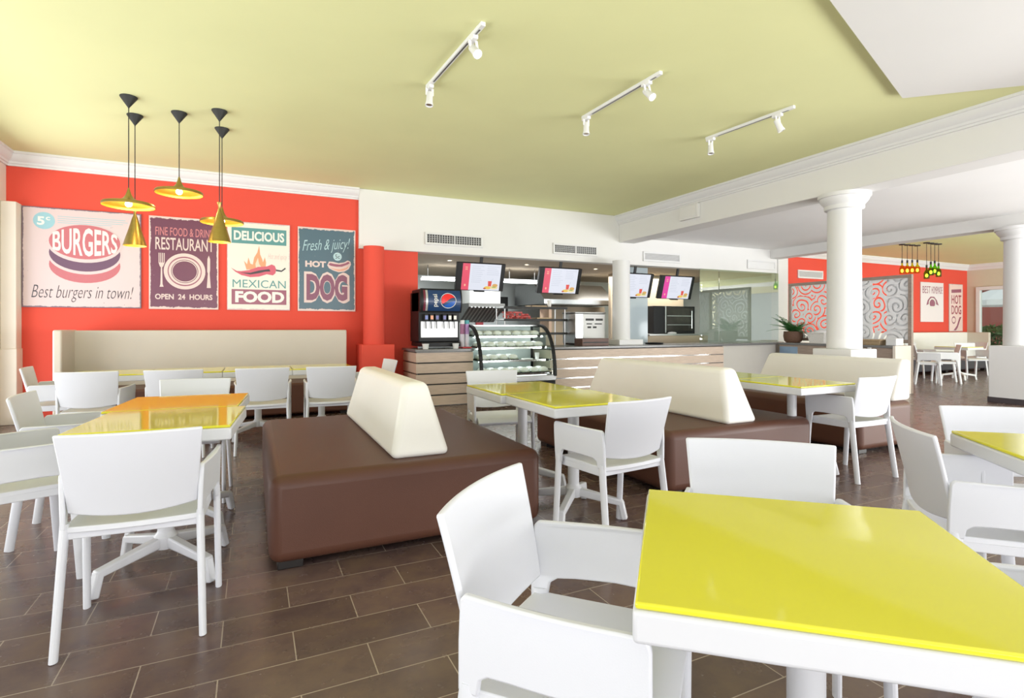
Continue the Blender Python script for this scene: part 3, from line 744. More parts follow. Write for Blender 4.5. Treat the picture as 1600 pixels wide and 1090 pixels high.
# 3 mexican
t, L = poster('cream poster with a red chili and flames, third on the red wall', -.33, .506, 1.44, 2.715, poster_mat('chili_sheet', (.74, .72, .64), (.62, .46, .46), .02))
flat([[(.07, .755), (.94, .755), (.94, .935), (.07, .935)]], L(1), p_teal, t, 'printed_band'); lettering('DELICIOUS', .105, .905, .79, .90, L(2), p_white, t, bold=.035)
flame = [(.30, .46), (.26, .56), (.31, .52), (.33, .60), (.36, .53), (.40, .52), (.42, .60), (.47, .66), (.50, .74), (.515, .64), (.55, .58), (.56, .55), (.59, .61), (.61, .55), (.60, .47)]
flat([flame], L(1), p_org, t); flat([[(.45, .47), (.44, .53), (.48, .60), (.50, .53), (.53, .50), (.53, .47)]], L(2), pm('paleflame', (.80, .60, .45)), t)
ch = [(.06, .475), (.15, .44), (.22, .44), (.34, .455), (.48, .495), (.62, .505), (.70, .53), (.75, .515), (.77, .48), (.76, .43), (.72, .405), (.62, .415), (.50, .385), (.36, .375), (.22, .395), (.13, .43)]
flat([ch], L(3), pm('chilired', (.58, .10, .15)), t)
flat([[(.20, .425), (.36, .425), (.50, .455), (.66, .475), (.68, .45), (.60, .445), (.50, .425), (.36, .405)]], L(4), p_dark, t)
flat([[(.77, .475), (.86, .465), (.92, .50), (.93, .485), (.86, .448), (.77, .455)]], L(3), p_dark, t)
lettering('Hot and spicy', .64, .95, .575, .655, L(1), pm('rose', (.72, .45, .42)), t, bold=-.01, shear=.35)
lettering('MEXICAN', .085, .93, .255, .345, L(1), p_teal, t)
flat([[(.07, .065), (.94, .065), (.94, .235), (.07, .235)]], L(1), p_mar, t, 'printed_band'); lettering('FOOD', .125, .905, .085, .215, L(2), p_white, t, bold=.045)
# 4 hot dog
t, L = poster('slate blue poster with big dog lettering, rightmost beside the white bulkhead', .614, 1.46, 1.437, 2.71, poster_mat('hotdog_sheet', (.075, .135, .175), CR, .035))
lettering('Fresh & juicy!', .08, .90, .70, .87, lambda a, b: L(1)(a, b + .07 * (a - .5)), pm('skyblue', (.42, .60, .64)), t, bold=-.008, shear=.35)
flat([ell(.68, .665, .075, .05)], L(1), pm('skyblue', (.42, .60, .64)), t); lettering('5c', .64, .72, .64, .69, L(2), p_dark, t)
lettering('HOT', .125, .48, .525, .60, L(1), p_cream, t, bold=.05)
flat([[(x * 1.0, y) for x, y in ((.50, .555), (.53, .60), (.60, .60), (.70, .585), (.80, .60), (.86, .625), (.91, .61), (.92, .575), (.88, .52), (.80, .485), (.70, .475), (.60, .495), (.53, .52))]], L(1), p_cream, t)
flat([[(.52, .565), (.55, .585), (.62, .575), (.72, .57), (.82, .59), (.87, .61), (.90, .595), (.86, .575), (.76, .545), (.66, .54), (.56, .55)]], L(2), p_mar, t)
flat([[(.55, .525), (.62, .515), (.72, .51), (.82, .53), (.88, .555), (.85, .52), (.78, .495), (.70, .487), (.61, .505)]], L(2), pm('bun', (.70, .36, .24)), t)
lettering('DOG', .105, .895, .095, .475, L(1), p_cream, t, bold=.085); lettering('DOG', .145, .855, .125, .445, L(2), pm('dogplum', (.22, .07, .12)), t, bold=.05)
# far posters
t, L = poster('white homemade food poster on the far red wall', 16.8, 17.94, 1.33, 2.45, poster_mat('homemade_sheet', (.80, .74, .74), (.6, .45, .45), .012))
lettering('', 0, 0, 0, 0, L(1), p_mar, t, bold=0, lines=[('BEST', .08, .42, .72, .90, None), ('HOMEMADE', .47, .94, .72, .90, None)])
flat([[(.24, .42), (.30, .55), (.42, .64), (.58, .64), (.70, .55), (.78, .42), (.66, .45), (.58, .40), (.42, .40), (.34, .45)]], L(1), p_mar, t)
flat(ring(.5, .47, .16, .14, .04), L(2), p_white, t)
t, L = poster('narrow cream hot dog poster on the far red wall beside the corner', 18.24, 18.95, 1.06, 2.44, poster_mat('far_hotdog_sheet', (.80, .62, .56), (.55, .5, .48), .02))
lettering('', 0, 0, 0, 0, L(1), pm('dogred', (.34, .06, .09)), t, bold=.02, lines=[('HOT', .15, .88, .58, .77, None), ('DOG', .15, .88, .36, .55, None)])
flat([[(.15, .81), (.88, .83), (.88, .90), (.15, .88)]], L(1), p_mar, t, 'printed_band')
flat(ring(.32, .24, .15, .08, .03) + [[(.30, .02), (.55, .12), (.75, .30), (.90, .31), (.80, .24), (.62, .08), (.48, .02)]], L(1), p_mar, t)

# ------------------------------------------------------------------ service counter
CY, CB, CT = 7.9, 8.66, .86
def counter(x0, x1, label, steel_strips):
    t = thing('service_counter', label, 'counter', (x0, CY, 0)); W = x1 - x0
    MB().box(.02, W, .03, CB - CY, .0, CT - .04).build('body', 'darksteel' if not steel_strips else 'blackmat', t)
    s = MB(); p = .163
    for k in range(5): s.box(0, W, 0, .03, .012 + p * k, .012 + p * k + .142)
    if not steel_strips or True:
        for k in range(5): s.box(0, .02, .03, CB - CY, .012 + p * k, .012 + p * k + .142)
    s.build('slat_front', 'counterwood', t, bevel=.002)
    st = MB()
    for k in range(4): z = .012 + p * k + .142; st.box(.03, W, .012, .03, z, z + .021)
    st.build('metal_strip', 'chrome' if steel_strips else 'blackmat', t)
    return t
counter(2.19, 3.10, 'short wood-slatted counter section under the drinks machine', False)
counter(4.47, 8.40, 'long wood-slatted counter section right of the food display case', True)
n = 18
arc = [(8.40 + 2.56 * math.sin(PI / 2 * k / n), 8.72 - .80 * math.cos(PI / 2 * k / n)) for k in range(n + 1)]
t = thing('curved_counter_end', 'pale grey curved counter end below the big glass pane', 'counter', (8.40, CY, 0))
MB().prism([(x - 8.4, y - CY) for x, y in arc] + [(0, CB - CY)], 0, CT - .04).build('body', 'greypanel', t, ang=20)
MB().box(2.545, 2.585, .78, .86, 0, CT - .04).build('end_post', 'steel', t)
wt = MB(); wt.prism([(2.17, CY - .03), (3.10, CY - .03), (3.10, CB), (2.17, CB)], CT - .04, CT)
tag(wt.build('worktop', 'stone', bevel=.006), 'grey stone worktop under the drinks machine', 'worktop')
wt = MB(); wt.prism([(4.47, CY - .03), (8.4, CY - .03)] + [(8.40 + 2.57 * math.sin(PI / 2 * k / n), 8.72 - .85 * math.cos(PI / 2 * k / n)) for k in range(1, n + 1)] + [(10.9, 8.73), (7.55, 8.73), (7.55, 9.14), (6.7, 9.14), (6.7, 8.73), (4.47, 8.73)], CT - .04, CT)
tag(wt.build('worktop', 'stone', bevel=.006), 'long grey stone worktop right of the display case', 'worktop')

# food display case
t = thing('display_case', 'black framed curved glass food display case between the counters', 'display case', (3.12, 7.66, 0))
W = 1.33
def glass_curve(k):
    a = PI / 2 * k
    return (.56 - .56 * math.sin(a) ** 1.0, .40 + .82 * (1 - (1 - math.cos(a)) ** 1.15))
cv = [glass_curve(k / 16) for k in range(17)]      # from the top back to the lower front
MB().box(0, W, .02, .84, .04, .33).build('base', 'black', t, bevel=.01); MB().box(.05, W - .05, .06, .8, 0, .05).build('plinth', 'blackmat', t)
MB().box(.0, W, -.01, .84, .33, .42).build('steel_trim', 'steel', t, bevel=.01)
lettering('', 0, 0, 0, 0, lambda a, b: (a, .018, b), p_white, t, 'maker_mark', lines=[('tecfrigo', W - .17, W - .04, .265, .285, None)]) if False else None
MB().box(W - .17, W - .05, .0185, .02, .262, .272).build('maker_strip', 'white_trim', t)
for x in (0, W - .045):
    f = MB()
    for (a, b), (c, d_) in zip(cv, cv[1:]): f.bar((x + .0225, a, b), (x + .0225, c, d_), .045, .05, up=(1, 0, 0))
    f.box(x, x + .045, .50, .84, 1.19, 1.235); f.box(x, x + .045, .80, .84, .4, 1.2)
    f.build('side_frame', 'black', t, bevel=.006)
    MB().prism([(a, b) for a, b in cv] + [(.80, .42), (.80, 1.2)], x + .018, x + .024, lambda a, b, h: (h, a, b)).build('side_glass', 'glass', t)
g = MB()
for (a, b), (c, d_) in zip(cv, cv[1:]):
    g.bm.faces.new([g.bm.verts.new(v) for v in ((.045, a, b), (W - .045, a, b), (W - .045, c, d_), (.045, c, d_))])
g_ = g.build('curved_glass', 'glass', t)
MB().box(.045, W - .045, .56, .84, 1.205, 1.225).build('top_panel', 'steel', t)
MB().box(.045, W - .045, .815, .835, .42, 1.2).build('back_panel', 'tile', t)
SH = [(.45, .07), (.66, .15), (.86, .25), (1.04, .38)]
for z, y0 in SH:
    s = MB(); s.box(.05, W - .05, y0, .81, z - .012, z); s.build('shelf', 'glass', t)
    MB().box(.05, W - .05, y0 - .012, y0, z - .02, z + .012).build('shelf_rail', 'chrome', t)
    MB().box(.08, W - .08, y0 + .1, y0 + .13, z - .022, z - .012).build('shelf_lamp', mat('case_lamp', (1, 1, 1), .4, emit=(.95, 1, 1), estr=6), t)
def pastry(lab, grp):
    t = thing('wrapped_snack', lab, 'snack', group=grp)
    MB().box(-.075, .075, -.07, .07, .0, .022).build('tray', 'black', t, bevel=.006)
    b = MB(); b.ball((0, 0, .05), .08, (1, .9, .62), 12); b.build('wrapped_food', 'wrap', t)
    MB().box(-.066, .066, -.062, .062, .02, .034).build('filling', 'wrapg', t, bevel=.006)
    return t
pp = pastry('x', 'x'); first = True
for i, ((z, y0), nm) in enumerate(zip(SH, ('bottom', 'second lowest', 'second highest', 'top'))):
    cnt = 4 if i == 1 else 7
    for r_ in range(2):
        for k in range(cnt):
            o = pp if first else dup(pp); first = False
            o['label'] = 'cling-wrapped snack on the %s shelf of the glass display case' % nm; o['group'] = 'wrapped snacks on the %s shelf' % nm
            o.location = (3.12 + .15 + k * .172 + random.uniform(-.008, .008), 7.66 + y0 + .10 + r_ * .17, z); o.rotation_euler = (0, 0, random.uniform(-.15, .15))
o = thing('drinking_cup', 'white cup on the second shelf inside the display case', 'cup', (3.12 + 1.13, 7.95, .66))
MB().lathe([(.028, 0), (.04, .11), (.038, .11), (.026, .004), (0, .004)], n=20).build('cup_body', 'white_trim', o)
o = thing('snack_plate', 'white flat plate beside the cup inside the display case', 'plate', (3.12 + .93, 7.92, .66))
MB().lathe([(0, .0), (.06, .0), (.10, .018), (.10, .022), (.06, .006), (0, .006)], n=28).build('plate_body', 'white_trim', o)

# drinks machine
t = thing('drinks_dispenser', 'soda fountain with blue logo header at the left end of the counter', 'drinks machine', (2.30, 8.06, CT)); W = .66
MB().box(0, W, .08, .58, .10, .88).build('body', 'black', t, bevel=.015); 
MB().box(.02, W - .02, -.02, .58, 0.03, .10).build('drip_tray', 'black', t, bevel=.01)
MB().box(.03, W - .03, .072, .08, .17, .42).build('splash_panel', mat('brushed_alu', (.72, .73, .75), .35, .3, var=.03), t, bevel=.003)
hd = MB()
def hf(u, v):
    return (W * u, .03 - .05 * math.sin(PI * v) * 1.0 - .02, .56 + .36 * v)
hd.sheet(hf, 4, 12, .02); hd.build('header', 'black', t); MB().box(0, W, .02, .5, .56, .92).build('header_box', 'black', t, bevel=.02)
def hp(k):
    def f(a, b):
        v = .06 + .88 * b; p = hf(.06 + .90 * a, v); return (p[0], p[1] - .0125 - .0008 * k, p[2])
    return f
def gridpoly(f, x0, x1, n=10): return [[(x0, i / n), (x1, i / n), (x1, (i + 1) / n), (x0, (i + 1) / n)] for i in range(n)]
flat(gridpoly(hp(0), .12, 1.0), hp(0), mat('logo_blue', (.010, .035, .10), .3, emit=(.01, .04, .12), estr=.15), t, 'header_panel')
flat(gridpoly(hp(0), 0, .055), hp(0), mat('stripe_red', (.15, .02, .04), .3), t, 'side_stripe'); flat(gridpoly(hp(0), .06, .115), hp(0), mat('stripe_silver', (.55, .55, .55), .3, .5), t, 'side_stripe')
cx, cy, rx, ry = .66, .5, .215, .37
flat([ell(cx, cy, rx, ry)], hp(3), p_white, t, 'logo')
def wave(x, off, amp): return off + amp * math.sin(x * 2.6 + .3) + .28 * x
top, bot = [], []
N = 24; rr = .90
xs = [-rr + 2 * rr * i / N for i in range(N + 1)]
red_p = [(x, math.sqrt(max(0, rr * rr - x * x))) for x in xs] + [(x, max(-math.sqrt(max(0, rr * rr - x * x)), min(math.sqrt(max(0, rr * rr - x * x)), wave(x, .02, .22)))) for x in reversed(xs)]
blu_p = [(x, -math.sqrt(max(0, rr * rr - x * x))) for x in xs] + [(x, max(-math.sqrt(max(0, rr * rr - x * x)), min(math.sqrt(max(0, rr * rr - x * x)), wave(x, -.36, .12)))) for x in reversed(xs)]
flat([[(cx + x * rx, cy + y * ry) for x, y in red_p]], hp(5), mat('logo_red', (.75, .02, .02), .3), t, 'logo'); flat([[(cx + x * rx, cy + y * ry) for x, y in blu_p]], hp(5), mat('logo_blue2', (.01, .10, .45), .3), t, 'logo')
lettering('pepsi', .2, .8, 0, 1, lambda a, b: hp(3)(.40 - .15 * b, a), p_white, t, bold=.01)
for k in range(6):
    x = .10 + k * .085 + (.035 if k > 2 else 0)
    vv = MB().box(x - .03, x + .03, .0, .08, .43, .53).build('valve', 'blackmat', t, bevel=.006)
    flat([[(x - .022, .45), (x + .022, .45), (x + .022, .51), (x - .022, .51)]], lambda a, b: (a, -.001, b), [pm('lab1', (.15, .2, .5)), p_org, pm('lab3', (.12, .12, .35)), pm('lab3', (.12, .12, .35)), p_white, p_white][k], vv, 'flavour_label')
    MB().bar((x, .045, .43), (x, .03, .31), .012, .006).build('lever', 'blackmat', vv)
for k, (x, c_) in enumerate(((3.0, (.30, .10, .20)), (3.078, (.40, .22, .48)))):
    o = thing('cup_dispenser', ('maroon and white' if k == 0 else 'lilac and white') + ' column of stacked paper cups beside the soda fountain', 'cups', (x, 8.12, CT + .022))
    MB().lathe([(.033, 0), (.035, .2)], n=20, close=True).build('lower_cups', mat('cups_%d' % k, (.62, .58, .66), .4, var=.1, vscale=30), o); MB().lathe([(.035, .2), (.036, .36)], n=20, close=True).build('upper_cups', mat('cups_b%d' % k, c_, .4, var=.3, vscale=30), o)
    MB().lathe([(.037, .36), (.037, .42)], n=20, close=True).build('lids', ['white_trim', mat('teal_lid', (.05, .3, .33), .4)][k], o)
tag(MB().box(2.963, 3.118, 8.0, 8.25, CT + .001, CT + .02).build('serving_tray', 'redplastic', bevel=.006), 'flat red tray under the paper cup columns', 'tray')
for x, lab in ((2.36, 'small white tub at the left foot of the soda fountain'), (2.84, 'small white tub at the right foot of the soda fountain')):
    tag(MB().lathe([(.04, 0), (.05, .07), (.052, .07), (.052, .08), (.04, .08)], (x, 7.98, CT), 20, close=True).build('plastic_tub', 'white_trim'), lab, 'tub')

# kitchen shell
k = MB(); k.box(2.3, 11.25, 12.6, 12.75, 0, 2.5); struct(k.build('wall_kitchen_back', 'tile', smooth=False))
struct(MB().box(2.31, 2.47, YW + .16, 12.6, 0, 2.5).build('wall_kitchen_left', 'tile', smooth=False)); struct(MB().box(11.2, 11.35, YW + .16, 12.6, 0, 2.5).build('wall_kitchen_right', 'tile', smooth=False))
struct(MB().box(2.3, 11.35, YW + .16, 12.75, 2.43, 2.5).build('ceiling_kitchen', 'kceil', smooth=False))
struct(MB().box(2.3, 11.35, 12.2, 12.75, -.1, 0).build('floor_kitchen', 'stone', smooth=False))
for i, (x, y) in enumerate(((3.3, 9.6), (4.9, 9.6), (6.6, 9.7))):
    o = thing('downlight', 'round recessed downlight in the kitchen ceiling, %s' % ('by the first screen', 'between the first and second screens', 'behind the white counter column')[i], 'light', (x, y, 2.43))
    MB().lathe([(.035, -.002), (.055, -.002), (.055, -.008), (.035, -.008), (.035, -.002)], n=24).build('rim', 'white_trim', o); MB().lathe([(0, -.004), (.035, -.004)], n=24).build('lens', 'bulb', o)
tube = mat('lit_tube', (1, 1, 1), .4, emit=(.93, 1, .98), estr=7)
for i, (x, y) in enumerate(((3.45, 10.5), (5.2, 10.4), (8.6, 10.6))):
    o = thing('strip_lamp', ('fluorescent strip lamp hanging behind the first screen', 'fluorescent strip lamp hanging between the first two screens', 'fluorescent strip lamp hanging above the rotisserie')[i], 'lamp', (x, y, 2.13))
    MB().box(-.45, .45, -.06, .06, .03, .07).build('housing', 'white_trim', o, bevel=.008)
    MB().tube([(-.43, -.03, .012), (.43, -.03, .012)], .017, 10).build('tube', tube, o); MB().tube([(-.43, .03, .012), (.43, .03, .012)], .017, 10).build('tube', tube, o)
    for s_ in (-.3, .3): MB().tube([(s_, 0, .07), (s_, 0, .30)], .006, 6).build('hanger', 'darksteel', o)
# extraction
t = thing('extractor_duct', 'pale duct with slanted steel grease hood behind the first screen', 'hood', (4.2, 10.9, 1.3))
MB().box(.0, .72, 0, .9, .40, 1.13).build('duct', 'duct', t, bevel=.01)
MB().prism([(0, .40), (0, .32), (.62, 0), (.9, 0), (.9, .4)], -.06, .78, lambda a, b, h: (h, a - .1, b)).build('hood', 'darksteel', t)
f = MB()
for q in range(9): f.bar((.0 + q * .085, -.11, .315), (.0 + q * .085, .50, .0), .03, .012, up=(0, 0, 1))
f.build('filter_bars', 'steel', t)
t = thing('extractor_hood', 'wide stainless extractor hood behind the second screen', 'hood', (5.9, 10.7, 1.72))
MB().prism([(0, 0), (0, .1), (.5, .48), (1.5, .48), (1.5, 0)], 0, 1.9, lambda a, b, h: (h, a, b)).build('canopy', 'steel', t); MB().box(0.05, 1.85, .05, 1.45, -.02, .0).build('filter', 'darksteel', t)
MB().box(.4, 1.4, .7, 1.4, .48, .72).build('flue', 'steel', t)
tag(MB().box(6.3, 7.9, 11.2, 11.35, .0, 1.68).build('kitchen_partition', 'kceil', bevel=.01), 'tan partition panel below the wide steel hood', 'partition')
tag(MB().box(5.55, 5.85, 12.5, 12.598, 1.55, 1.95).build('notice_board', 'blackmat', bevel=.004), 'small black notice board on the tiled kitchen wall', 'board')
tag(MB().box(5.0, 5.2, 12.55, 12.598, 1.15, 1.45).build('first_aid_box', 'redplastic', bevel=.01), 'small red box on the tiled kitchen wall', 'box')
t = thing('kitchen_counter', 'steel back counter in the kitchen behind the display case', 'counter', (2.6, 11.6, 0)); MB().box(0, 3.4, 0, .98, .0, .86).build('body', 'steel', t, bevel=.01); MB().box(0, 3.4, -.02, .98, .86, .9).build('top', 'chrome', t, bevel=.004)
# tray rack
t = thing('tray_rack', 'three tier heated tray rack behind the display case', 'rack', (4.02, 8.76, .0)); W = 1.3
for z in (1.08, 1.33, 1.55):
    MB().box(0, W, 0, .42, z - .02, z).build('shelf', 'steel', t, bevel=.004); MB().box(0, W, -.02, 0, z - .03, z + .012).build('shelf_edge', 'blackmat', t, bevel=.004)
for x in (.03, W - .03):
    for y in (.03, .39): MB().tube([(x, y, .0), (x, y, 1.56)], .014, 8).build('post', 'steel', t)
MB().box(W - .36, W - .30, .05, .4, 1.08, 1.55).build('divider', mat('tan_board', (.6, .42, .30), .6, var=.1), t)
random.seed(4)
pk = None
for i in range(26):
    x, y, z = 4.12 + (i % 7) * .075 + random.uniform(-.02, .02), 8.84 + random.uniform(0, .12), 1.33 + (i // 7) * .036
    if pk is None:
        pk = thing('snack_packet', 'red printed snack packet heaped on the middle shelf of the tray rack', 'packet', (x, y, z), 0, 'red snack packets on the tray rack')
        MB().box(-.045, .045, -.03, .03, .0, .035).build('packet', mat('packet_print', (.55, .10, .09), .4, var=.6, vscale=70), pk, bevel=.01)
        o = pk
    else: o = dup(pk, loc=(x, y, z))
    o.rotation_euler = (0, 0, random.uniform(0, 3))
for i, (x, z, lab) in enumerate(((4.85, 1.33, 'tan food tray on the middle shelf of the tray rack'), (4.5, 1.08, 'tan food tray on the lowest rack shelf, left'), (4.75, 1.55, 'flat tan tray on top of the tray rack'))):
    t = thing('food_tray', lab, 'tray', (x, 8.78, z)); MB().box(-.17, .17, .0, .26, .0, .012).build('base', 'wickert', t, bevel=.004)
    q = MB()
    for bx in ((-.17, .17, 0, .012), (-.17, .17, .248, .26), (-.17, -.158, 0, .26), (.158, .17, 0, .26)): q.box(*bx, .012, .035)
    q.build('rim', 'wickert', t)
o = thing('paper_cup', 'white paper cup standing on the tray rack, right', 'cup', (5.02, 8.9, 1.55)); MB().lathe([(.03, .0), (.042, .13), (.045, .13), (.045, .14), (0, .14)], n=20).build('cup_body', 'white_trim', o)
# steel machine
t = thing('coffee_machine', 'steel machine with white instruction panel left of the white counter column', 'machine', (5.34, 8.50, CT)); W = .66
MB().box(0, W, .0, .45, .03, .58).build('body', 'steel', t, bevel=.01); MB().box(-.01, W + .01, -.01, .46, .58, .61).build('lid', 'darksteel', t, bevel=.006)
MB().box(.17, W - .01, -.006, 0, .12, .57).build('panel', 'white_trim', t, bevel=.002)
for (x0, x1, z0, z1) in ((.22, .40, .45, .49), (.44, .60, .45, .49), (.24, .36, .38, .40), (.42, .58, .38, .40), (.26, .34, .31, .345), (.38, .46, .31, .345)): MB().box(x0, x1, -.009, -.005, z0, z1).build('panel_marking', 'slot', t)
for x in (.04, W - .04): MB().box(x - .03, x + .03, .02, .43, 0, .03).build('foot', 'blackmat', t)
t = thing('wooden_box', 'dark walnut box on the worktop before the steel machine', 'box', (5.2, 8.05, CT)); MB().box(0, .56, 0, .26, 0, .13).build('body', 'walnut', t, bevel=.005); MB().box(.02, .54, -.004, 0, .05, .07).build('groove', 'slot', t)
o = thing('counter_column', 'round white column standing on the counter between second and third screens', 'column', (6.22, 8.30, CT)); o['kind'] = 'structure'
MB().lathe([(.165, .10), (.16, 1.57)], n=36, close=True).build('shaft', 'white_trim', o); MB().box(-.18, .36, -.19, .19, 0, .10).build('base', 'white_trim', o, bevel=.006)
tag(MB().lathe([(0, 0), (.16, 0), (.18, .03), (.17, .03), (.15, .012), (0, .012)], (7.0, 8.3, CT), 28).build('black_tray', 'black'), 'shallow black tray on the worktop right of the counter column', 'tray')
# glass screens on the counter
def pane(label, x0, x1, y, m, z0=CT, z1=2.43):
    return tag(MB().box(x0, x1, y - .005, y + .005, z0, z1).build('glass_screen', m, smooth=False), label, 'glass')
pane('frosted glass screen right of the white counter column', 6.78, 7.50, 9.10, 'frosted')
pane('narrow clear glass pane between the fourth screen and the big pane', 8.56, 9.10, 8.70, 'glassg')
pane('big clear glass pane at the right end of the kitchen front', 9.12, 10.97, 8.70, 'glassg')
t = thing('glass_clamp', 'steel clamp plates on the glass edge beside the fourth screen', 'clamp', (8.60, 8.70, 1.6))
for z in (.34, .40, .46, -.6): MB().box(-.02, .02, -.012, -.0052, z, z + .035).build('clamp_plate', 'chrome', t)
# rotisserie bay
tag(MB().box(7.5, 9.7, 10.4, 10.5, 0, 2.42).build('bay_partition', 'kceil', bevel=.01), 'tan partition behind the rotisserie oven', 'partition')
t = thing('rotisserie_oven', 'black glass fronted rotisserie oven on a tan cabinet', 'oven', (8.0, 9.45, 1.04)); W = 1.2
MB().box(0, W, .05, .8, .0, .62).build('body', 'black', t, bevel=.01); MB().box(.33, W - .08, .03, .05, .06, .58).build('door', mat('dark_oven_glass', (.05, .045, .04), .12, .3, var=.3, vscale=10), t, bevel=.004)
for z in (.2, .4): MB().bar((.36, .02, z), (W - .12, .02, z), .014, .014).build('rack_bar', 'steel', t)
MB().tube([(W - .14, .0, .12), (W - .14, .0, .52)], .012, 8).build('handle', 'chrome', t)
MB().box(.30, .33, .02, .06, .02, .62).build('door_frame', 'steel', t)
t = thing('oven_cabinet', 'tan cabinet carrying the rotisserie oven', 'cabinet', (7.8, 9.4, 0)); MB().box(0, 1.7, 0, .95, 0, 1.0).build('body', 'kceil', t, bevel=.006); MB().box(-.01, 1.71, -.02, .95, 1.0, 1.04).build('top', 'steel', t, bevel=.004)
tag(MB().ball((8.45, 9.42, 1.055), .09, (1.5, .5, .35)).build('white_cloth', 'white_trim'), 'crumpled white cloth in front of the rotisserie oven', 'cloth')

# ------------------------------------------------------------------ menu screens
scr = mat('screen_white', (.02, .02, .02), .3, emit=(.80, .83, .93), estr=.80)
scp = mat('screen_pink', (.02, .02, .02), .3, emit=(.85, .08, .15), estr=.80)
scm = mat('screen_magenta', (.02, .02, .02), .3, emit=(.85, .05, .38), estr=.80)
sct = mat('screen_text', (.02, .02, .02), .3, emit=(.58, .62, .72), estr=.80)
scn = mat('screen_number', (.02, .02, .02), .3, emit=(1, .55, .35), estr=.80)
food = [mat('screen_food_%d' % i, (.02, .02, .02), .3, emit=c, estr=.80) for i, c in enumerate(((.80, .08, .06), (.9, .6, .1), (.75, .42, .12), (.35, .45, .1), (.55, .1, .05), (.9, .75, .4)))]
def screen(xc, z, label, magenta=False):
    t = thing('menu_screen', label, 'screen', (xc, 8.98, z), 0, 'menu screens over the counter'); t.rotation_euler = (R(16), 0, 0)
    W, Hh = .46, .25
    MB().box(-W, W, 0, .07, -Hh, Hh).build('casing', 'black', t, bevel=.008)
    MB().box(-.10, .10, -.006, .05, -Hh - .02, -Hh).build('sensor_bar', 'black', t, bevel=.003)
    MB().bar((0, .05, .1), (0, .07, .45), .05, .03).build('bracket', 'blackmat', t)
    P_ = lambda k: (lambda a, b: (-W + .012 + a * (2 * W - .024), -.001 - .0006 * k, -Hh + .014 + b * (2 * Hh - .028)))
    t_ = t; t = flat([[(.10, 0), (.92, 0), (.92, 1), (.10, 1)]], P_(1), scr, t_, 'picture'); flat([[(.10, 0), (.255, 0), (.255, 1), (.10, 1)]], P_(2), scm if magenta else scp, t, 'side_band')
    lettering('22', .155, .205, .76, .88, P_(3), scn, t, 'price_number', bold=.02); flat([ell(.175, .18, .018, .045, 16)], P_(3), scn, t, 'badge')
    ln = []
    for k in range(9):
        b = .90 - k * .075
        for a0 in (.30, .62):
            if a0 > .5 and b < .55: continue
            l = random.uniform(.18, .27); ln.append([(a0, b), (a0 + l, b), (a0 + l, b + .014), (a0, b + .014)])
    flat(ln, P_(2), sct, t, 'menu_lines')
    flat([ell(.66, .10, .075, .06, 20)], P_(3), food[1], t, 'food_picture'); flat([ell(.80, .12, .085, .075, 20)], P_(3), food[5], t, 'food_picture')
    flat([ell(.82, .20, .06, .06, 20)], P_(4), food[2], t, 'food_picture'); flat([ell(.80, .13, .05, .022, 16)], P_(5), food[3], t, 'food_picture')
    flat([[(.67, .16), (.735, .16), (.745, .36), (.66, .36)]], P_(4), food[0], t, 'food_picture'); flat([ell(.60, .07, .03, .03, 16)], P_(4), food[4], t, 'food_picture')
    flat([[(.72, .36), (.73, .36), (.775, .46), (.765, .46)]], P_(4), sct, t, 'food_picture')
    return t_
screen(3.67, 2.08, 'menu screen with pink band, first from the left above the soda fountain')
screen(5.30, 2.07, 'menu screen with pink band, left of the white counter column')
screen(7.06, 2.04, 'menu screen whose left edge is hidden by the white counter column')
screen(8.18, 2.03, 'menu screen with magenta band, last on the right above the rotisserie', True)

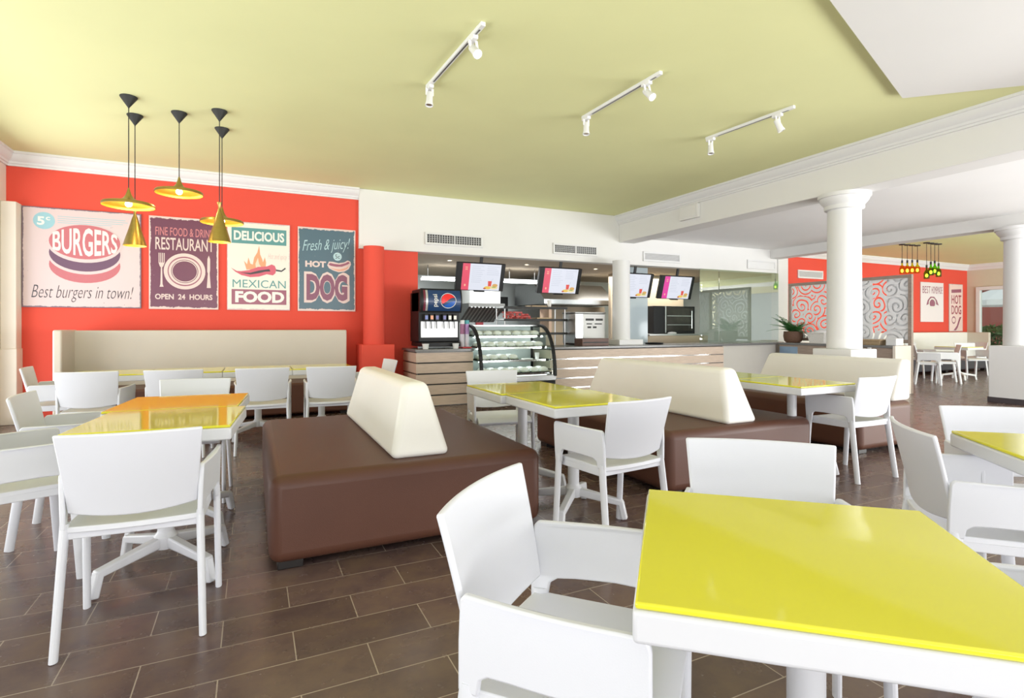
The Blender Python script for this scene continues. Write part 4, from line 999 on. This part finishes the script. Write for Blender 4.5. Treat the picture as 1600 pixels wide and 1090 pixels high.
# ------------------------------------------------------------------ carved screen divider, sideboard
random.seed(11)
def swirl_panel(name, y0, y1, z0, z1, seed, parent):
    rnd = random.Random(seed); h = .0115
    ny, nz = int((y1 - y0) / h), int((z1 - z0) / h)
    cs = []
    while len(cs) < 22:
        p = (rnd.uniform(y0 - .1, y1 + .1), rnd.uniform(z0 - .1, z1 + .1))
        if all(math.hypot(p[0] - q[0], p[1] - q[1]) > .21 for q in cs): cs.append((*p, rnd.choice((-1, 1)), rnd.uniform(0, 6.28)))
        elif rnd.random() < .02: cs.append((*p, rnd.choice((-1, 1)), rnd.uniform(0, 6.28)))
    lam = .088
    def f(y, z):
        v = mnoise.noise((y * 3 + seed, z * 3, 0)) * .05; w_ = mnoise.noise((y * 3, z * 3 + seed, 5)) * .05
        y += v; z += w_
        b = min(cs, key=lambda q: math.hypot(y - q[0], z - q[1])); r = math.hypot(y - b[0], z - b[1]); th = math.atan2(z - b[1], y - b[0])
        return math.sin(2 * PI * r / lam + b[2] * th + b[3]) + .45
    V = [[f(y0 + (y1 - y0) * i / ny, z0 + (z1 - z0) * j / nz) for j in range(nz + 1)] for i in range(ny + 1)]
    for i in range(ny + 1):
        for j in range(nz + 1):
            if i == 0 or j == 0 or i == ny or j == nz: V[i][j] = abs(V[i][j]) + .5
    mb = MB(); cache = {}
    def vert(y, z):
        k = (round(y, 5), round(z, 5))
        if k not in cache: cache[k] = mb.bm.verts.new((0, y, z))
        return cache[k]
    py = lambda i: y0 + (y1 - y0) * i / ny
    pz = lambda j: z0 + (z1 - z0) * j / nz
    for i in range(ny):
        for j in range(nz):
            c4 = [(py(i), pz(j), V[i][j]), (py(i + 1), pz(j), V[i + 1][j]), (py(i + 1), pz(j + 1), V[i + 1][j + 1]), (py(i), pz(j + 1), V[i][j + 1])]
            poly = []
            for q in range(4):
                a, b = c4[q], c4[(q + 1) % 4]
                if a[2] > 0: poly.append((a[0], a[1]))
                if (a[2] > 0) != (b[2] > 0):
                    s_ = a[2] / (a[2] - b[2]); poly.append((a[0] + (b[0] - a[0]) * s_, a[1] + (b[1] - a[1]) * s_))
            vs = []
            for p in poly:
                v = vert(*p)
                if v not in vs: vs.append(v)
            if len(vs) >= 3:
                try: mb.bm.faces.new(vs)
                except ValueError: pass
    o = mb.build(name, 'silver', parent, smooth=False); s = o.modifiers.new('thick', 'SOLIDIFY'); s.thickness = .008; s.offset = 0
    return o
t = thing('room_divider', 'tall framed divider of white swirl cut panels before the far red wall', 'divider', (10.66, 0, 0))
fr = MB(); fr.box(-.03, .03, 5.70, 5.76, 0, 2.14); fr.box(-.03, .03, 8.12, 8.18, 0.86, 2.14); fr.box(-.03, .03, 5.76, 8.12, 2.08, 2.14); fr.box(-.03, .03, 5.76, 8.12, .90, .96); fr.box(-.03, .03, 6.91, 6.97, .96, 2.08)
fr.build('frame', 'greywood', t, bevel=.004)
MB().box(.035, .042, 5.76, 6.16, .96, 2.08).build('backing_sheet', 'silver', t); MB().box(.035, .042, 6.42, 6.91, .96, 2.08).build('backing_sheet', 'silver', t)
swirl_panel('swirl_panel', 5.76, 6.91, .96, 2.08, 3, t); swirl_panel('swirl_panel', 6.97, 8.12, .96, 2.08, 8, t)
t = thing('sideboard', 'long grey-brown sideboard with white end under the swirl divider', 'sideboard', (10.15, 5.7, 0))
MB().box(.02, .46, .06, 2.34, 0, .82).build('body', 'greywood', t, bevel=.004); MB().box(0, .48, .04, 2.36, .82, .86).build('top', 'stone', t, bevel=.004)
MB().box(0, .47, 0, .05, 0, .86).build('end_panel', 'cream', t, bevel=.004); MB().box(-.02, .02, .42, .47, 0, .82).build('white_post', 'white_trim', t)
MB().box(.0, .02, 1.9, 2.32, .45, .78).build('glass_door', mat('blue_grey_glass', (.22, .32, .45), .2, var=.1), t, bevel=.004); MB().box(.005, .02, .55, 1.9, .06, .78).build('door', 'greywood', t, bevel=.004)
# fern
t = thing('potted_fern', 'green fern in a brown woven basket at the left end of the sideboard', 'plant', (10.34, 7.84, .86))
MB().lathe([(.13, 0), (.17, .04), (.19, .14), (.18, .24), (.165, .24), (.16, .1), (0, .1)], n=28).build('basket', 'wicker', t); MB().lathe([(0, .2), (.165, .2)], n=20).build('soil', 'blackmat', t)
random.seed(21)
for i in range(34):
    a = 2 * PI * i / 34 + random.uniform(-.2, .2); L_ = random.uniform(.36, .58) * (.55 if math.cos(a) > .35 else 1); el = random.uniform(.25, 1.25); fm = MB()
    pts = []
    for s_ in range(9):
        q = s_ / 8; rr_ = L_ * q * math.cos(el * (1 - .45 * q)); zz = .22 + L_ * q * math.sin(el) * 1.0 - .22 * q * q * L_ * 1.8 * (1.3 - el * .6)
        pts.append(Vector((rr_ * math.cos(a), rr_ * math.sin(a), zz)))
    fm.tube(pts, [.004 * (1 - .8 * k_ / 8) for k_ in range(9)], 5)
    sd = Vector((-math.sin(a), math.cos(a), 0))
    for k_ in range(1, 9):
        for ss in (-1, 1):
            for hh in (0, .5):
                p = pts[k_ - 1].lerp(pts[k_], hh + .25); d_ = (pts[k_] - pts[k_ - 1]).normalized(); ll = .095 * math.sin(PI * min(1, .15 + .85 * k_ / 8)) + .015
                tip = p + sd * ss * ll + d_ * ll * .5 + Vector((0, 0, -.01))
                fm.bm.faces.new([fm.bm.verts.new(v) for v in (p, p + d_ * .02 + sd * ss * ll * .5, tip, p - d_ * .004 + sd * ss * ll * .5)])
    fm.build('frond', 'fern', t)
def basket(name, label, y0, y1, h, m, x0=10.24, x1=10.56):
    t = thing(name, label, 'basket', ((x0 + x1) / 2, (y0 + y1) / 2, .86)); a, b = (x1 - x0) / 2, (y1 - y0) / 2
    q = MB(); e = .04
    lo = [(-a + e, -b + e), (a - e, -b + e), (a - e, b - e), (-a + e, b - e)]; hi = [(-a, -b), (a, -b), (a, b), (-a, b)]
    vl = [q.bm.verts.new((*p, 0)) for p in lo]; vh = [q.bm.verts.new((*p, h)) for p in hi]; q.bm.faces.new(vl)
    for i in range(4): q.bm.faces.new((vl[i], vl[(i + 1) % 4], vh[(i + 1) % 4], vh[i]))
    o = q.build('body', m, t, smooth=False); s_ = o.modifiers.new('thick', 'SOLIDIFY'); s_.thickness = .015
    r_ = MB()
    for i in range(4): r_.tube([(*hi[i], h), (*hi[(i + 1) % 4], h)], .012, 8)
    r_.build('rim', m, t); return t
t = basket('bread_basket', 'white woven basket beside the fern on the sideboard', 7.08, 7.46, .21, 'wickerw')
MB().ball((0, 0, .2), .15, (.95, 1.2, .5)).build('cloth_lining', 'white_trim', t)
basket('wicker_tray', 'low tan wicker tray on the sideboard right of the white column', 6.02, 6.50, .09, 'wickert')
tag(MB().box(10.28, 10.5, 5.76, 5.94, .86, .99).build('napkin_box', 'white_trim', bevel=.01), 'white box at the near end of the sideboard', 'box')
tag(MB().lathe([(.05, 0), (.09, .06), (.085, .06), (.045, .005), (0, .005)], (10.36, 6.62, .86), 24).build('white_bowl', 'white_trim'), 'small white bowl on the sideboard beside the white column', 'bowl')

# ------------------------------------------------------------------ bottle lamps in the far room
def bottle_lamp(x, y, zb, amber, label, grp):
    t = thing('bottle_lamp', label, 'lamp', (x, y, 3.03), 0, grp); z = zb - 3.03
    MB().lathe([(.052, 0), (.053, .02), (.053, .12), (.045, .15), (.022, .185), (.017, .20), (.017, .25)], n=20, mtx=Matrix.Translation((0, 0, z))).build('bottle', 'bottle2' if amber else 'bottle', t)
    MB().tube([(0, 0, z + .24), (0, 0, z + .30)], .018, 10).build('cap', 'blackmat', t); MB().tube([(0, 0, z + .3), (0, 0, 0)], .005, 6).build('cord', 'blackmat', t)
    MB().ball((0, 0, z + .07), .026, (1, 1, 1.5)).build('bulb', mat('warm_bottle_bulb', (1, .8, .4), .4, emit=(1, .72, .25), estr=6 if amber else 3), t)
    MB().lathe([(.06, 0), (.06, -.02)], n=16, close=True).build('canopy', 'blackmat', t)
    return t
for i, x in enumerate((13.03, 13.19, 13.34, 13.50)):
    bottle_lamp(x, 7.18 - i * .02, 2.37 + .01 * i, True, 'glowing amber bottle lamp, %s of the left cluster in the far room' % ('leftmost', 'second from left', 'third from left', 'rightmost')[i], 'amber bottle lamps')
for i, x in enumerate((13.24, 13.40, 13.55, 13.70)):
    bottle_lamp(x, 6.80 - 0, (2.24, 2.32, 2.35, 2.30)[i], False, 'green bottle lamp, %s of the right cluster in the far room' % ('leftmost', 'second from left', 'third from left', 'rightmost')[i], 'green bottle lamps')
